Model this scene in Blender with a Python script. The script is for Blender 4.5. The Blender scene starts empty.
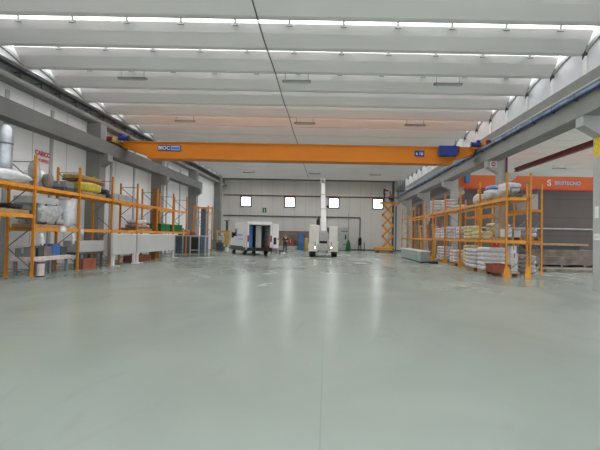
import bpy, bmesh, math, random
from mathutils import Vector, Matrix, noise
random.seed(7)
PI = math.pi
SC = bpy.context.scene
COL = SC.collection

# ------------------------------------------------------------------ helpers
EYE = 1.6
def px(u, Y): return (u - 327.0) * Y / 450.0
def pz(u, v, Y): return EYE + (236.0 + .0185 * (u - 327.0) - v) * Y / 450.0

def nt(name):
    m = bpy.data.materials.new(name); m.use_nodes = True
    t = m.node_tree; t.nodes.clear()
    out = t.nodes.new('ShaderNodeOutputMaterial'); b = t.nodes.new('ShaderNodeBsdfPrincipled')
    t.links.new(b.outputs[0], out.inputs[0])
    return m, t, b

def mat(name, c, rough=.6, metal=0., var=.12, scale=3., bump=0., c2=None, spec=.5, trans=0.):
    m, t, b = nt(name)
    tc = t.nodes.new('ShaderNodeTexCoord'); n = t.nodes.new('ShaderNodeTexNoise')
    n.inputs['Scale'].default_value = scale; n.inputs['Detail'].default_value = 6
    t.links.new(tc.outputs['Object'], n.inputs['Vector'])
    r = t.nodes.new('ShaderNodeValToRGB')
    lo = [max(0, x * (1 - var)) for x in c] if c2 is None else c2
    hi = [min(1, x * (1 + var)) for x in c] if c2 is None else c
    r.color_ramp.elements[0].position = .3; r.color_ramp.elements[1].position = .7
    r.color_ramp.elements[0].color = (*lo, 1); r.color_ramp.elements[1].color = (*hi, 1)
    t.links.new(n.outputs['Fac'], r.inputs[0]); t.links.new(r.outputs[0], b.inputs['Base Color'])
    b.inputs['Roughness'].default_value = rough; b.inputs['Metallic'].default_value = metal
    b.inputs['Specular IOR Level'].default_value = spec
    if trans: b.inputs['Transmission Weight'].default_value = trans
    if bump:
        bp = t.nodes.new('ShaderNodeBump'); bp.inputs['Strength'].default_value = bump
        t.links.new(n.outputs['Fac'], bp.inputs['Height']); t.links.new(bp.outputs[0], b.inputs['Normal'])
    return m

def emit(name, c, s):
    m, t, b = nt(name)
    b.inputs['Base Color'].default_value = (*c, 1)
    b.inputs['Emission Color'].default_value = (*c, 1); b.inputs['Emission Strength'].default_value = s
    return m

def panel_mat(name, c, axis, step, jw, jc, rough=.8, var=.06, zstep=0, scale=.6, off=0.):
    """wall of cast panels: noise mottling plus thin joints every `step` metres along axis"""
    m, t, b = nt(name)
    L = t.links.new
    tc = t.nodes.new('ShaderNodeTexCoord'); sp = t.nodes.new('ShaderNodeSeparateXYZ')
    L(tc.outputs['Object'], sp.inputs[0])
    n = t.nodes.new('ShaderNodeTexNoise'); n.inputs['Scale'].default_value = scale; n.inputs['Detail'].default_value = 8
    mp = t.nodes.new('ShaderNodeMapping'); mp.inputs['Scale'].default_value = (1, 1, .35)
    L(tc.outputs['Object'], mp.inputs[0]); L(mp.outputs[0], n.inputs['Vector'])
    r = t.nodes.new('ShaderNodeValToRGB')
    r.color_ramp.elements[0].position = .3; r.color_ramp.elements[1].position = .7
    r.color_ramp.elements[0].color = (*[x * (1 - var) for x in c], 1); r.color_ramp.elements[1].color = (*[x * (1 + var) for x in c], 1)
    L(n.outputs['Fac'], r.inputs[0])
    def joint(sock, st, w, o):
        a = t.nodes.new('ShaderNodeMath'); a.operation = 'ADD'; a.inputs[1].default_value = 1000 * st + o; L(sock, a.inputs[0])
        q = t.nodes.new('ShaderNodeMath'); q.operation = 'MODULO'; q.inputs[1].default_value = st; L(a.outputs[0], q.inputs[0])
        l = t.nodes.new('ShaderNodeMath'); l.operation = 'LESS_THAN'; l.inputs[1].default_value = w; L(q.outputs[0], l.inputs[0])
        return l.outputs[0]
    fac = joint(sp.outputs[axis], step, jw, off)
    if zstep:
        f2 = joint(sp.outputs[2], zstep, jw, 0)
        mx = t.nodes.new('ShaderNodeMath'); mx.operation = 'MAXIMUM'; L(fac, mx.inputs[0]); L(f2, mx.inputs[1]); fac = mx.outputs[0]
    mix = t.nodes.new('ShaderNodeMix'); mix.data_type = 'RGBA'
    L(fac, mix.inputs[0]); L(r.outputs[0], mix.inputs[6]); mix.inputs[7].default_value = (*jc, 1)
    L(mix.outputs[2], b.inputs['Base Color']); b.inputs['Roughness'].default_value = rough
    return m

class MB:
    def __init__(s): s.b = bmesh.new()
    def _x(s, vs, M):
        if M is not None: bmesh.ops.transform(s.b, matrix=M, verts=vs)
    def box(s, x0, x1, y0, y1, z0, z1, M=None, bev=0.):
        T = Matrix.Translation(((x0 + x1) / 2, (y0 + y1) / 2, (z0 + z1) / 2)) @ Matrix.Diagonal((abs(x1 - x0), abs(y1 - y0), abs(z1 - z0), 1))
        vs = bmesh.ops.create_cube(s.b, size=1, matrix=T)['verts']
        if bev:
            es = list({e for v in vs for e in v.link_edges})
            r = bmesh.ops.bevel(s.b, geom=es, offset=bev, segments=2, affect='EDGES', profile=.5)
            vs = list({v for f in r['faces'] for v in f.verts} | {v for v in vs if v.is_valid})
        s._x(vs, M); return s
    def bar(s, p, q, w, h=None):
        """rectangular bar from p to q"""
        p, q = Vector(p), Vector(q); d = q - p; h = h or w
        up = Vector((0, 0, 1)) if abs(d.normalized().z) < .95 else Vector((0, 1, 0))
        xa = d.normalized(); ya = up.cross(xa).normalized(); za = xa.cross(ya)
        M = Matrix((xa, ya, za)).transposed().to_4x4(); M.translation = (p + q) / 2
        return s.box(-d.length / 2, d.length / 2, -w / 2, w / 2, -h / 2, h / 2, M)
    def tube(s, pts, r, n=8, cap=True):
        pts = [Vector(p) for p in pts]; rs = r if isinstance(r, (list, tuple)) else [r] * len(pts)
        rings = []
        for i, p in enumerate(pts):
            d = (pts[min(i + 1, len(pts) - 1)] - pts[max(i - 1, 0)]).normalized()
            up = Vector((0, 0, 1)) if abs(d.z) < .9 else Vector((1, 0, 0))
            a = up.cross(d).normalized(); c = d.cross(a)
            rings.append([s.b.verts.new(p + (a * math.cos(2 * PI * k / n) + c * math.sin(2 * PI * k / n)) * rs[i]) for k in range(n)])
        for A, B in zip(rings, rings[1:]):
            for k in range(n): s.b.faces.new((A[k], A[(k + 1) % n], B[(k + 1) % n], B[k]))
        if cap:
            s.b.faces.new(rings[0][::-1]); s.b.faces.new(rings[-1])
        return s
    def prism(s, poly, axis, a, c):
        """poly = list of 2D points in the two remaining axes, extruded from a to c on axis"""
        def mk(p, t):
            return {0: (t, p[0], p[1]), 1: (p[0], t, p[1]), 2: (p[0], p[1], t)}[axis]
        A = [s.b.verts.new(mk(p, a)) for p in poly]; B = [s.b.verts.new(mk(p, c)) for p in poly]
        n = len(poly)
        s.b.faces.new(A[::-1]); s.b.faces.new(B)
        for k in range(n): s.b.faces.new((A[k], A[(k + 1) % n], B[(k + 1) % n], B[k]))
        return s
    def strip(s, poly, axis, a, c):
        """open profile with no caps between its ends (sheet)"""
        return s.prism(poly, axis, a, c)
    def blob(s, x0, x1, y0, y1, z0, z1, e=3., jit=.12, seed=0, n=4, sag=0.):
        m_ = n + 1; V = {}; 
        def gv(i, j, k):
            if (i, j, k) not in V: V[i, j, k] = s.b.verts.new((2 * i / m_ - 1, 2 * j / m_ - 1, 2 * k / m_ - 1))
            return V[i, j, k]
        for i in range(m_):
            for j in range(m_):
                for q in (0, m_):
                    s.b.faces.new((gv(q, i, j), gv(q, i + 1, j), gv(q, i + 1, j + 1), gv(q, i, j + 1)))
                    s.b.faces.new((gv(i, q, j), gv(i + 1, q, j), gv(i + 1, q, j + 1), gv(i, q, j + 1)))
                    s.b.faces.new((gv(i, j, q), gv(i + 1, j, q), gv(i + 1, j + 1, q), gv(i, j + 1, q)))
        vs = list(V.values())
        c = Vector(((x0 + x1) / 2, (y0 + y1) / 2, (z0 + z1) / 2)); h = Vector(((x1 - x0) / 2, (y1 - y0) / 2, (z1 - z0) / 2))
        for v in vs:
            p = v.co; k = (abs(p.x) ** e + abs(p.y) ** e + abs(p.z) ** e) ** (1 / e)
            p = p / k
            j = noise.noise(Vector((p.x * 1.9 + seed * 7.3, p.y * 1.9 - seed * 3.1, p.z * 1.9))) * jit
            j += noise.noise(Vector((p.x * 5 + seed, p.y * 5 - seed, p.z * 5))) * jit * .5
            q = Vector((p.x * (1 + j), p.y * (1 + j), p.z * (1 + j)))
            if p.z < -.55: q.z = max(-1, q.z)
            q.x = max(-1, min(1, q.x)); q.y = max(-1, min(1, q.y)); q.z = max(-1, min(1, q.z))
            v.co = Vector((c.x + q.x * h.x, c.y + q.y * h.y, c.z + q.z * h.z))
        return s
    def build(s, name, m, parent=None, loc=None, smooth=False, rotz=0.):
        me = bpy.data.meshes.new(name)
        bmesh.ops.recalc_face_normals(s.b, faces=s.b.faces)
        if smooth:
            for f in s.b.faces: f.smooth = True
        s.b.to_mesh(me); s.b.free()
        o = bpy.data.objects.new(name, me); COL.objects.link(o)
        me.materials.append(m)
        if parent: o.parent = parent
        if loc: o.location = loc
        if rotz: o.rotation_euler.z = rotz
        return o

def tag(o, label=None, cat=None, group=None, kind=None):
    if label: o['label'] = label
    if cat: o['category'] = cat
    if group: o['group'] = group
    if kind: o['kind'] = kind
    return o
def thing(name, label, cat, loc=(0, 0, 0), rz=0., group=None):
    o = bpy.data.objects.new(name, None); COL.objects.link(o)
    o.location = loc; o.rotation_euler.z = rz; o.empty_display_size = .2
    return tag(o, label, cat, group)
def struct(name, mb, m, parent=None, smooth=False):
    o = mb.build(name, m, parent, smooth=smooth)
    if not parent: o['kind'] = 'structure'
    return o
def solo(name, mb, m, label, cat, loc=None, group=None, smooth=False, rz=0.):
    return tag(mb.build(name, m, None, loc, smooth, rz), label, cat, group)
def copy_tree(o, parent=None):
    c = o.copy(); COL.objects.link(c)
    if parent: c.parent = parent
    for ch in list(o.children): copy_tree(ch, c)
    return c
def text(name, body, size, m, parent, M, bold=.0):
    cu = bpy.data.curves.new(name, 'FONT'); cu.body = body; cu.size = size; cu.extrude = .004; cu.offset = bold
    cu.align_x = 'CENTER'; cu.align_y = 'CENTER'
    tmp = bpy.data.objects.new(name, cu); COL.objects.link(tmp)
    dg = bpy.context.evaluated_depsgraph_get()
    me = bpy.data.meshes.new_from_object(tmp.evaluated_get(dg))
    bpy.data.objects.remove(tmp)
    o = bpy.data.objects.new(name, me); COL.objects.link(o)
    me.materials.clear(); me.materials.append(m)
    o.parent = parent; o.matrix_local = M
    return o
FACE_CAM = Matrix.Rotation(PI / 2, 4, 'X')                       # text facing -Y
FACE_RIGHT = Matrix.Rotation(PI / 2, 4, 'Z') @ Matrix.Rotation(PI / 2, 4, 'X')   # text facing +X

# ------------------------------------------------------------------ materials
ORANGE = (.78, .30, .012); RACK = (.72, .28, .02)
M = {}
M['orange'] = mat('crane orange paint', (.66, .20, .003), .55, var=.04, scale=1)
M['orange_red'] = mat('red orange paint', (.52, .10, .01), .5, var=.06, scale=1)
M['rack'] = mat('rack orange paint', RACK, .45, var=.1, scale=4)
M['rack_dark'] = mat('rack worn red orange paint', (.5, .16, .02), .5, var=.15, scale=4)
M['lift'] = mat('lift amber paint', (.72, .30, .02), .45, var=.1)
M['brace'] = mat('galvanised brace', (.16, .17, .19), .5, .4)
M['steel'] = mat('galvanised steel', (.42, .43, .44), .35, .7, scale=2)
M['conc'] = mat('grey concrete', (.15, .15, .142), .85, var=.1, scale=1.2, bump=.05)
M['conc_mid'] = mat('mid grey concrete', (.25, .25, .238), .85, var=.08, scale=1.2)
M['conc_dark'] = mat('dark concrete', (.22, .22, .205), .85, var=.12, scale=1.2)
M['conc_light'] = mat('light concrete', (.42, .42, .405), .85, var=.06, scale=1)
M['ceil'] = mat('roof concrete', (.73, .705, .69), .9, var=.03, scale=.5)
M['bright'] = mat('bright white gloss paint', (.88, .88, .88), .35, var=.02)
M['white'] = mat('white paint', (.78, .78, .77), .5, var=.04)
M['offwhite'] = mat('off white enamel', (.54, .545, .525), .45, var=.05, scale=1)
M['cream'] = mat('cream paint', (.78, .76, .70), .45, var=.05)
M['black'] = mat('black', (.012, .012, .014), .5)
M['rubber'] = mat('tyre rubber', (.025, .025, .027), .8)
M['dgrey'] = mat('dark grey', (.07, .075, .08), .6)
M['mgrey'] = mat('mid grey', (.2, .21, .21), .6)
M['lgrey'] = mat('light grey', (.45, .46, .46), .6)
M['blue'] = mat('blue paint', (.012, .035, .26), .45)
M['blue2'] = mat('sky blue plastic', (.05, .16, .42), .5)
M['bluegrey'] = mat('blue grey steel', (.10, .14, .19), .5, .1)
M['green'] = mat('green plastic', (.004, .13, .025), .45)
M['palegreen'] = mat('pale green steel', (.30, .36, .32), .55)
M['dgreen'] = mat('dark green net', (.02, .14, .04), .8, var=.5, scale=12)
M['red'] = mat('red', (.42, .02, .02), .5)
M['maroon'] = mat('maroon paint', (.16, .025, .022), .5)
M['redbrown'] = mat('red brown board', (.30, .08, .04), .7, var=.3)
M['wood'] = mat('pallet wood', (.36, .22, .11), .85, var=.3, scale=6)
M['timber'] = mat('grey weathered timber', (.22, .18, .15), .85, var=.35, scale=2)
M['card'] = mat('cardboard', (.42, .30, .19), .85, var=.15)
M['yellow'] = mat('yellow wrap', (.50, .42, .05), .5, var=.35, scale=5)
M['ybrown'] = mat('yellow board', (.52, .36, .10), .6, var=.3, scale=6)
M['ysack'] = mat('straw sack', (.60, .52, .28), .8, var=.2, scale=6)
M['sack'] = mat('white woven sack', (.58, .57, .57), .7, var=.12, scale=7, bump=.2)
M['pinksack'] = mat('pinkish sack', (.62, .52, .50), .7, var=.2, scale=6, bump=.2)
M['brownsack'] = mat('brown paper sack', (.42, .25, .17), .8, var=.3, scale=6, bump=.2)
M['film'] = mat('crumpled plastic film', (.72, .72, .74), .25, var=.12, scale=6, bump=.5)
M['greyfilm'] = mat('grey plastic film', (.42, .42, .42), .3, var=.3, scale=5, bump=.5)
M['foil'] = mat('silver foil duct', (.55, .58, .62), .3, .75, var=.3, scale=3, bump=.6)
M['glassd'] = mat('dark glass', (.02, .025, .03), .1)
M['steelblue'] = mat('worn blue rail', (.17, .24, .36), .5, 0., var=.5, scale=1.5)
M['navyrail'] = mat('dark blue rail', (.02, .035, .10), .5)
M['panelgrey'] = mat('pale panel', (.62, .63, .64), .7, var=.04)
M['skin'] = mat('skin', (.5, .28, .2), .6)
M['navy'] = mat('navy cloth', (.02, .025, .05), .85)
M['denim'] = mat('dark denim', (.03, .04, .07), .85)
M['hair'] = mat('dark hair', (.02, .014, .01), .7)
M['signw'] = mat('sign white', (.75, .75, .75), .5)
M['signr'] = mat('sign red', (.5, .03, .06), .5)
M['signy'] = mat('sign yellow', (.75, .55, .03), .5, var=.3, scale=12)
M['exit'] = mat('exit green', (.0, .12, .06), .5)
M['lightblue'] = mat('light blue', (.30, .42, .72), .5)
M['sky'] = emit('daylit skylight pane', (.98, .98, 1.), 3.8)
M['win'] = emit('daylit window pane', (.97, .99, 1.), 6.0)
M['lamp'] = emit('headlamp', (1., .93, .75), 7.)
M['wall_l'] = panel_mat('painted wall panels', (.80, .80, .80), 1, 2.42, .035, (.34, .34, .33), var=.05, off=.9)
M['wall_b'] = panel_mat('grey cast wall panels', (.68, .66, .615), 0, 1.27, .03, (.47, .455, .43), var=.07)
M['wall_b2'] = panel_mat('grey horizontal wall panels', (.13, .108, .10), 0, 40., .03, (.05, .045, .045), var=.1, zstep=2.1)

def floor_mat():
    m, t, b = nt('pale green resin floor'); L = t.links.new
    tc = t.nodes.new('ShaderNodeTexCoord')
    def nz(sc, det, mscale=(1, 1, 1), dist=0.):
        mp = t.nodes.new('ShaderNodeMapping'); mp.inputs['Scale'].default_value = mscale
        n = t.nodes.new('ShaderNodeTexNoise'); n.inputs['Scale'].default_value = sc; n.inputs['Detail'].default_value = det
        n.inputs['Distortion'].default_value = dist
        L(tc.outputs['Object'], mp.inputs[0]); L(mp.outputs[0], n.inputs['Vector']); return n
    a = nz(.35, 8, (1, .6, 1), .6); r = t.nodes.new('ShaderNodeValToRGB')
    r.color_ramp.elements[0].position = .32; r.color_ramp.elements[1].position = .68
    r.color_ramp.elements[0].color = (.212, .252, .22, 1); r.color_ramp.elements[1].color = (.258, .302, .262, 1)
    L(a.outputs['Fac'], r.inputs[0])
    # fine scuffs
    s_ = nz(1.6, 10, (1, .25, 1), 1.5); r2 = t.nodes.new('ShaderNodeValToRGB')
    r2.color_ramp.elements[0].position = .60; r2.color_ramp.elements[1].position = .78
    L(s_.outputs['Fac'], r2.inputs[0])
    mx = t.nodes.new('ShaderNodeMix'); mx.data_type = 'RGBA'; L(r2.outputs[0], mx.inputs[0])
    L(r.outputs[0], mx.inputs[6]); mx.inputs[7].default_value = (.22, .244, .218, 1)
    # dark specks
    v = t.nodes.new('ShaderNodeTexVoronoi'); v.inputs['Scale'].default_value = .55; L(tc.outputs['Object'], v.inputs['Vector'])
    lt = t.nodes.new('ShaderNodeMath'); lt.operation = 'LESS_THAN'; lt.inputs[1].default_value = .018; L(v.outputs['Distance'], lt.inputs[0])
    # saw-cut joints along the hall
    sp = t.nodes.new('ShaderNodeSeparateXYZ'); L(tc.outputs['Object'], sp.inputs[0])
    ad = t.nodes.new('ShaderNodeMath'); ad.operation = 'ADD'; ad.inputs[1].default_value = 1000 * 5.2 + .03; L(sp.outputs[0], ad.inputs[0])
    md = t.nodes.new('ShaderNodeMath'); md.operation = 'MODULO'; md.inputs[1].default_value = 5.2; L(ad.outputs[0], md.inputs[0])
    l2 = t.nodes.new('ShaderNodeMath'); l2.operation = 'LESS_THAN'; l2.inputs[1].default_value = .012; L(md.outputs[0], l2.inputs[0])
    mxx = t.nodes.new('ShaderNodeMath'); mxx.operation = 'MAXIMUM'; L(lt.outputs[0], mxx.inputs[0]); L(l2.outputs[0], mxx.inputs[1])
    sc_ = t.nodes.new('ShaderNodeMath'); sc_.operation = 'MULTIPLY'; sc_.inputs[1].default_value = .22; L(mxx.outputs[0], sc_.inputs[0])
    m2 = t.nodes.new('ShaderNodeMix'); m2.data_type = 'RGBA'; L(sc_.outputs[0], m2.inputs[0]); L(mx.outputs[2], m2.inputs[6]); m2.inputs[7].default_value = (.12, .12, .11, 1)
    L(m2.outputs[2], b.inputs['Base Color'])
    rr = t.nodes.new('ShaderNodeMapRange'); rr.inputs[3].default_value = .16; rr.inputs[4].default_value = .34
    L(a.outputs['Fac'], rr.inputs[0]); L(rr.outputs[0], b.inputs['Roughness'])
    bp = t.nodes.new('ShaderNodeBump'); bp.inputs['Strength'].default_value = .022; bp.inputs['Distance'].default_value = .1
    n3 = nz(2.5, 3); L(n3.outputs['Fac'], bp.inputs['Height']); L(bp.outputs[0], b.inputs['Normal'])
    b.inputs['Specular IOR Level'].default_value = .4
    return m
M['floor'] = floor_mat()

# ------------------------------------------------------------------ the hall
XL, XR = -12.2, 8.75          # inner face of left wall, inner face of right columns
YB = 52.0
struct('floor', MB().box(-12.8, 36.4, -6, YB + .4, -.25, 0), M['floor'])
struct('wall_left', MB().box(XL - .3, XL, -6, YB, 0, 7.75), M['wall_l'])
# pale pilaster ribs of the left wall
for i, y in enumerate((14.1, 16.9, 19.7, 25.2, 28.2, 34.0, 37.0)):
    struct('trim_%d' % (i + 1), MB().box(XL, XL + .05, y - .1, y + .1, 0, 6.9), M['conc_light'])
# back wall with four window openings
WX = [-9.42, -4.34, .75, 5.85]; WZ0, WZ1 = 4.86, 6.0; WH = .575
b = MB()
b.box(-12.5, 36.3, YB, YB + .3, 0, WZ0); b.box(-12.5, 36.3, YB, YB + .3, WZ1, 8.6)
ed = [-12.5] + [e for x in WX for e in (x - WH, x + WH)] + [36.3]
for i in range(0, len(ed), 2): b.box(ed[i], ed[i + 1], YB, YB + .3, WZ0, WZ1)
struct('wall_back', b, M['wall_b'])
for i, x in enumerate(WX):
    w = struct('window_%d' % (i + 1), MB().box(x - WH, x + WH, YB + .16, YB + .19, WZ0, WZ1), M['win'])
    f = MB()
    for s in (-1, 1):
        f.box(x + s * WH - .07, x + s * WH + .07, YB - .05, YB + .12, WZ0 - .07, WZ1 + .07)
        zz = WZ0 if s < 0 else WZ1
        f.box(x - WH - .07, x + WH + .07, YB - .05, YB + .12, zz - .07, zz + .07)
    f.build('window_frame', M['dgrey'], w)
# bay beyond the right columns: horizontal panel facing on its back wall, far side wall
struct('wall_bay', MB().box(9.3, 36.3, YB - .25, YB - .02, 0, 8.2), M['wall_b2'])
# dark strip standing in for the roof's shadow at the head of the back wall
struct('trim_20', MB().box(XL, 9.0, YB - .5, YB, 7.95, 8.5), M['dgrey'])

# columns
CY = [14.3, 22.95, 31.6, 40.25, 48.9]
def column_right(y):
    b = MB(); b.box(XR, XR + .45, y, y + .5, 0, 7.15)
    b.prism([(XR - .60, 5.30), (XR - .60, 5.62), (XR + .45, 5.62), (XR + .45, 4.96), (XR + .9, 4.96), (XR + .9, 4.78), (XR + .45, 4.45), (XR + .2, 4.7), (XR, 4.98)], 1, y + .02, y + .48)
    return b
for y in CY: struct('column', column_right(y), M['conc_light'])
def column_left(y, m):
    b = MB(); b.box(XL, -11.5, y, y + .6, 0, 7.1)
    b.prism([(-11.5, 4.9), (-11.12, 5.2), (-11.12, 5.52), (-11.5, 5.52)], 1, y + .05, y + .55)
    struct('column', b, m)
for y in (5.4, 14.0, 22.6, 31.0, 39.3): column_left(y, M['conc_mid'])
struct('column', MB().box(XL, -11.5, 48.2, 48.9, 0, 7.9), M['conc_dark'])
# crane runway beams
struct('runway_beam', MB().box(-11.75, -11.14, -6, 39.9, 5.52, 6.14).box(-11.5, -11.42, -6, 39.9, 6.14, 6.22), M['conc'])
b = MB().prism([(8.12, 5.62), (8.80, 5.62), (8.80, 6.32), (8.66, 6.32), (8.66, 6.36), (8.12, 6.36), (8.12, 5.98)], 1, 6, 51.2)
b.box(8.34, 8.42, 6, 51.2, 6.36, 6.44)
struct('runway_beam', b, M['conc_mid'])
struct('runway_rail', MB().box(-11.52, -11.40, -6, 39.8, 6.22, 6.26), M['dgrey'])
# upper edge beams under the roof, both sides
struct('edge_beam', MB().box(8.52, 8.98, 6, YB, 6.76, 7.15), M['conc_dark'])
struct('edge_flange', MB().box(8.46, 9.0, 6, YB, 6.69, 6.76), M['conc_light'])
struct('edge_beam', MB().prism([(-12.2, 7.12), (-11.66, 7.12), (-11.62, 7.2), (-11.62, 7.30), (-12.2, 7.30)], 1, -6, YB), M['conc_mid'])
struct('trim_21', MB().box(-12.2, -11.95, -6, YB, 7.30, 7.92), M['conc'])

# roof elements
NP = [(-.74, 8.42), (-.52, 8.20), (-.30, 8.02), (-.14, 7.89), (-.02, 7.87), (.12, 7.89), (.30, 8.02), (.55, 8.26), (.78, 8.44), (.95, 8.54)]
TOP = [(.93, 8.66), (.5, 8.36), (.25, 8.14), (0, 8.05), (-.25, 8.14), (-.5, 8.34), (-.72, 8.52)]
RY = [15.1 + 2.19 * k for k in range(-8, 17)]
for y in RY:
    if y > 50.9: continue
    b = MB().prism([(y + p, q) for p, q in NP] + [(y + p, q) for p, q in TOP], 0, -11.76, 8.5)
    struct('ceiling', b, M['ceil'])
    if y > 10:
        b = MB().prism([(y + p, q) for p, q in NP] + [(y + p, q) for p, q in TOP], 0, 9.0, 36.2)
        struct('ceiling', b, M['ceil'])
wn = 5
for y in RY[:-1]:
    if y > 48.6: continue
    for (xa, xb, first) in ((-11.82, 8.6, -11.83), (9.0, 36.2, 9.1)):
        if xa > 0 and y < 10: continue
        g = MB().prism([(y + p, q) for p, q in ((.93, 8.55), (.99, 8.70), (1.2, 8.82), (1.4, 8.68), (1.46, 8.42), (1.49, 8.42), (1.43, 8.71), (1.2, 8.86), (.96, 8.73), (.90, 8.56))], 0, xa, xb)
        w = struct('window_%d' % wn, g, M['sky']); wn += 1
        f = MB(); x = first
        while x < xb - .1:
            if x > xa + .1:
                f.prism([(y + p, q) for p, q in ((.90, 8.50), (.99, 8.64), (1.2, 8.75), (1.38, 8.64), (1.45, 8.38), (1.46, 8.42), (1.4, 8.68), (1.2, 8.82), (.99, 8.70), (.93, 8.55))], 0, x - .04, x + .04)
                f.box(x - .1, x + .1, y + 1.40, y + 1.46, 8.33, 8.38)
            x += 1.75
        f.build('window_frame', M['mgrey'], w)
# scalloped closing panels under the roof ends
def scallop(x0, x1, zb, face):
    arc = [(0, 7.96), (-.25, 8.06), (-.55, 8.16), (-.9, 8.24), (-1.3, 8.29), (-1.7, 8.31), (-2.19, 8.31)]
    for y in RY:
        if y < 4 or y > 50.9: continue
        b = MB().prism([(y, zb)] + [(y + p, q) for p, q in arc] + [(y - 2.19, zb)], 0, x0, x1)
        struct('scallop_panel', b, M['panelgrey'])
        e = (x0 - .06, x0) if face < 0 else (x1, x1 + .06)
        t_ = MB().prism([(y + p, q) for p, q in arc] + [(y + p - .01, q - .12) for p, q in arc[::-1]], 0, *e)
        struct('scallop_rib', t_, M['conc_light'])
        i = MB().prism([(y + p, q) for p, q in arc] + [(y - 2.19, 8.6), (y - .9, 8.9), (y, 8.5)], 0, x0 + .05, x1 - .05)
        struct('scallop_infill', i, M['signw'])
        k = MB().prism([(y - .20, 7.84), (y + .0, 7.72), (y + .03, 8.40), (y - .12, 8.40)], 0, e[0] - .02, e[1] + .02)
        struct('roof_bracket', k, M['dgrey'])
        r = MB().box(e[0], e[1], y - .16, y - .02, zb, 7.8)
        struct('scallop_pilaster', r, M['white'])
scallop(8.61, 8.78, 7.15, -1)
scallop(-12.0, -11.83, 7.92, 1)

# services on the left edge beam: cable tray on brackets
t = thing('cable_tray', 'long dark cable tray with pale conduits running under the left roof edge', 'cable tray', (-11.6, 0, 7.57))
MB().box(-.10, .10, -6, 48.1, .02, .10).box(-.12, -.08, -6, 48.1, .0, .26).build('tray', M['dgrey'], t)
MB().tube([(-.02, -6, .16), (-.02, 48.1, .16)], .04).build('conduit', M['steel'], t)
MB().tube([(.08, -6, .15), (.08, 48.1, .15)], .05).build('conduit', M['steel'], t)
for k in range(35):
    y = 3 + k * 1.26
    MB().box(-.09, -.05, y - .04, y + .04, -.265, .02).box(-.3, -.05, y - .03, y + .03, -.05, .0).build('bracket', M['dgrey'], t)
# blue conductor rail on the right runway
t = thing('conductor_rail', 'blue crane conductor rail on the right runway beam', 'conductor rail', (8.05, 0, 6.12))
MB().box(-.05, .05, 6, 51, .14, .25).build('rail_housing', M['steelblue'], t)
MB().box(-.07, .0, 6, 51, .07, .11).build('lower_rail', M['navyrail'], t)
for k in range(24):
    y = 14.6 + k * 1.5
    MB().box(-.055, .07, y - .03, y + .03, .04, .26).build('hanger', M['dgrey'], t)

# cable along the roof
solo('roof_cable', MB().tube([(-2.1, y, 7.80 - .05 * math.sin(y)) for y in range(2, 50)], .022, 6), M['dgrey'],
     'thin black cable running the length of the ceiling towards the back wall', 'cable')
# hanging lamps
lp = thing('hanging_lamp', 'tmp', 'lamp', (0, 0, 7.62), group='grey lamps hanging in rows under the roof')
MB().box(-.56, .56, -.09, .09, 0, .07, bev=.01).build('lamp_housing', M['mgrey'], lp)
MB().box(-.5, .5, -.06, .06, -.025, .0).build('lamp_cover', M['lgrey'], lp)
for s in (-1, 1): MB().tube([(s * .45, 0, .07), (s * .45, 0, .32)], .01, 5).build('wire', M['dgrey'], lp)
rows = ['nearest row', 'second row', 'third row', 'row under the girder', 'row by the back wall']
cols = ['left', 'middle', 'right']
first = True
for r in range(5):
    for c, x in enumerate((-7.75, -1.3, 4.65)):
        if r == 2: continue
        o = lp if first else copy_tree(lp); first = False
        o.location = (x, 17.55 + 6.57 * r, 7.62)
        o['label'] = 'unlit grey strip lamp under the roof, %s one of the %s' % (cols[c], rows[r])

o = copy_tree(lp); o.location = (px(559, 37), 37, 7.5); o['label'] = 'unlit grey strip lamp under the side bay roof above the red orange crane'
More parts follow.
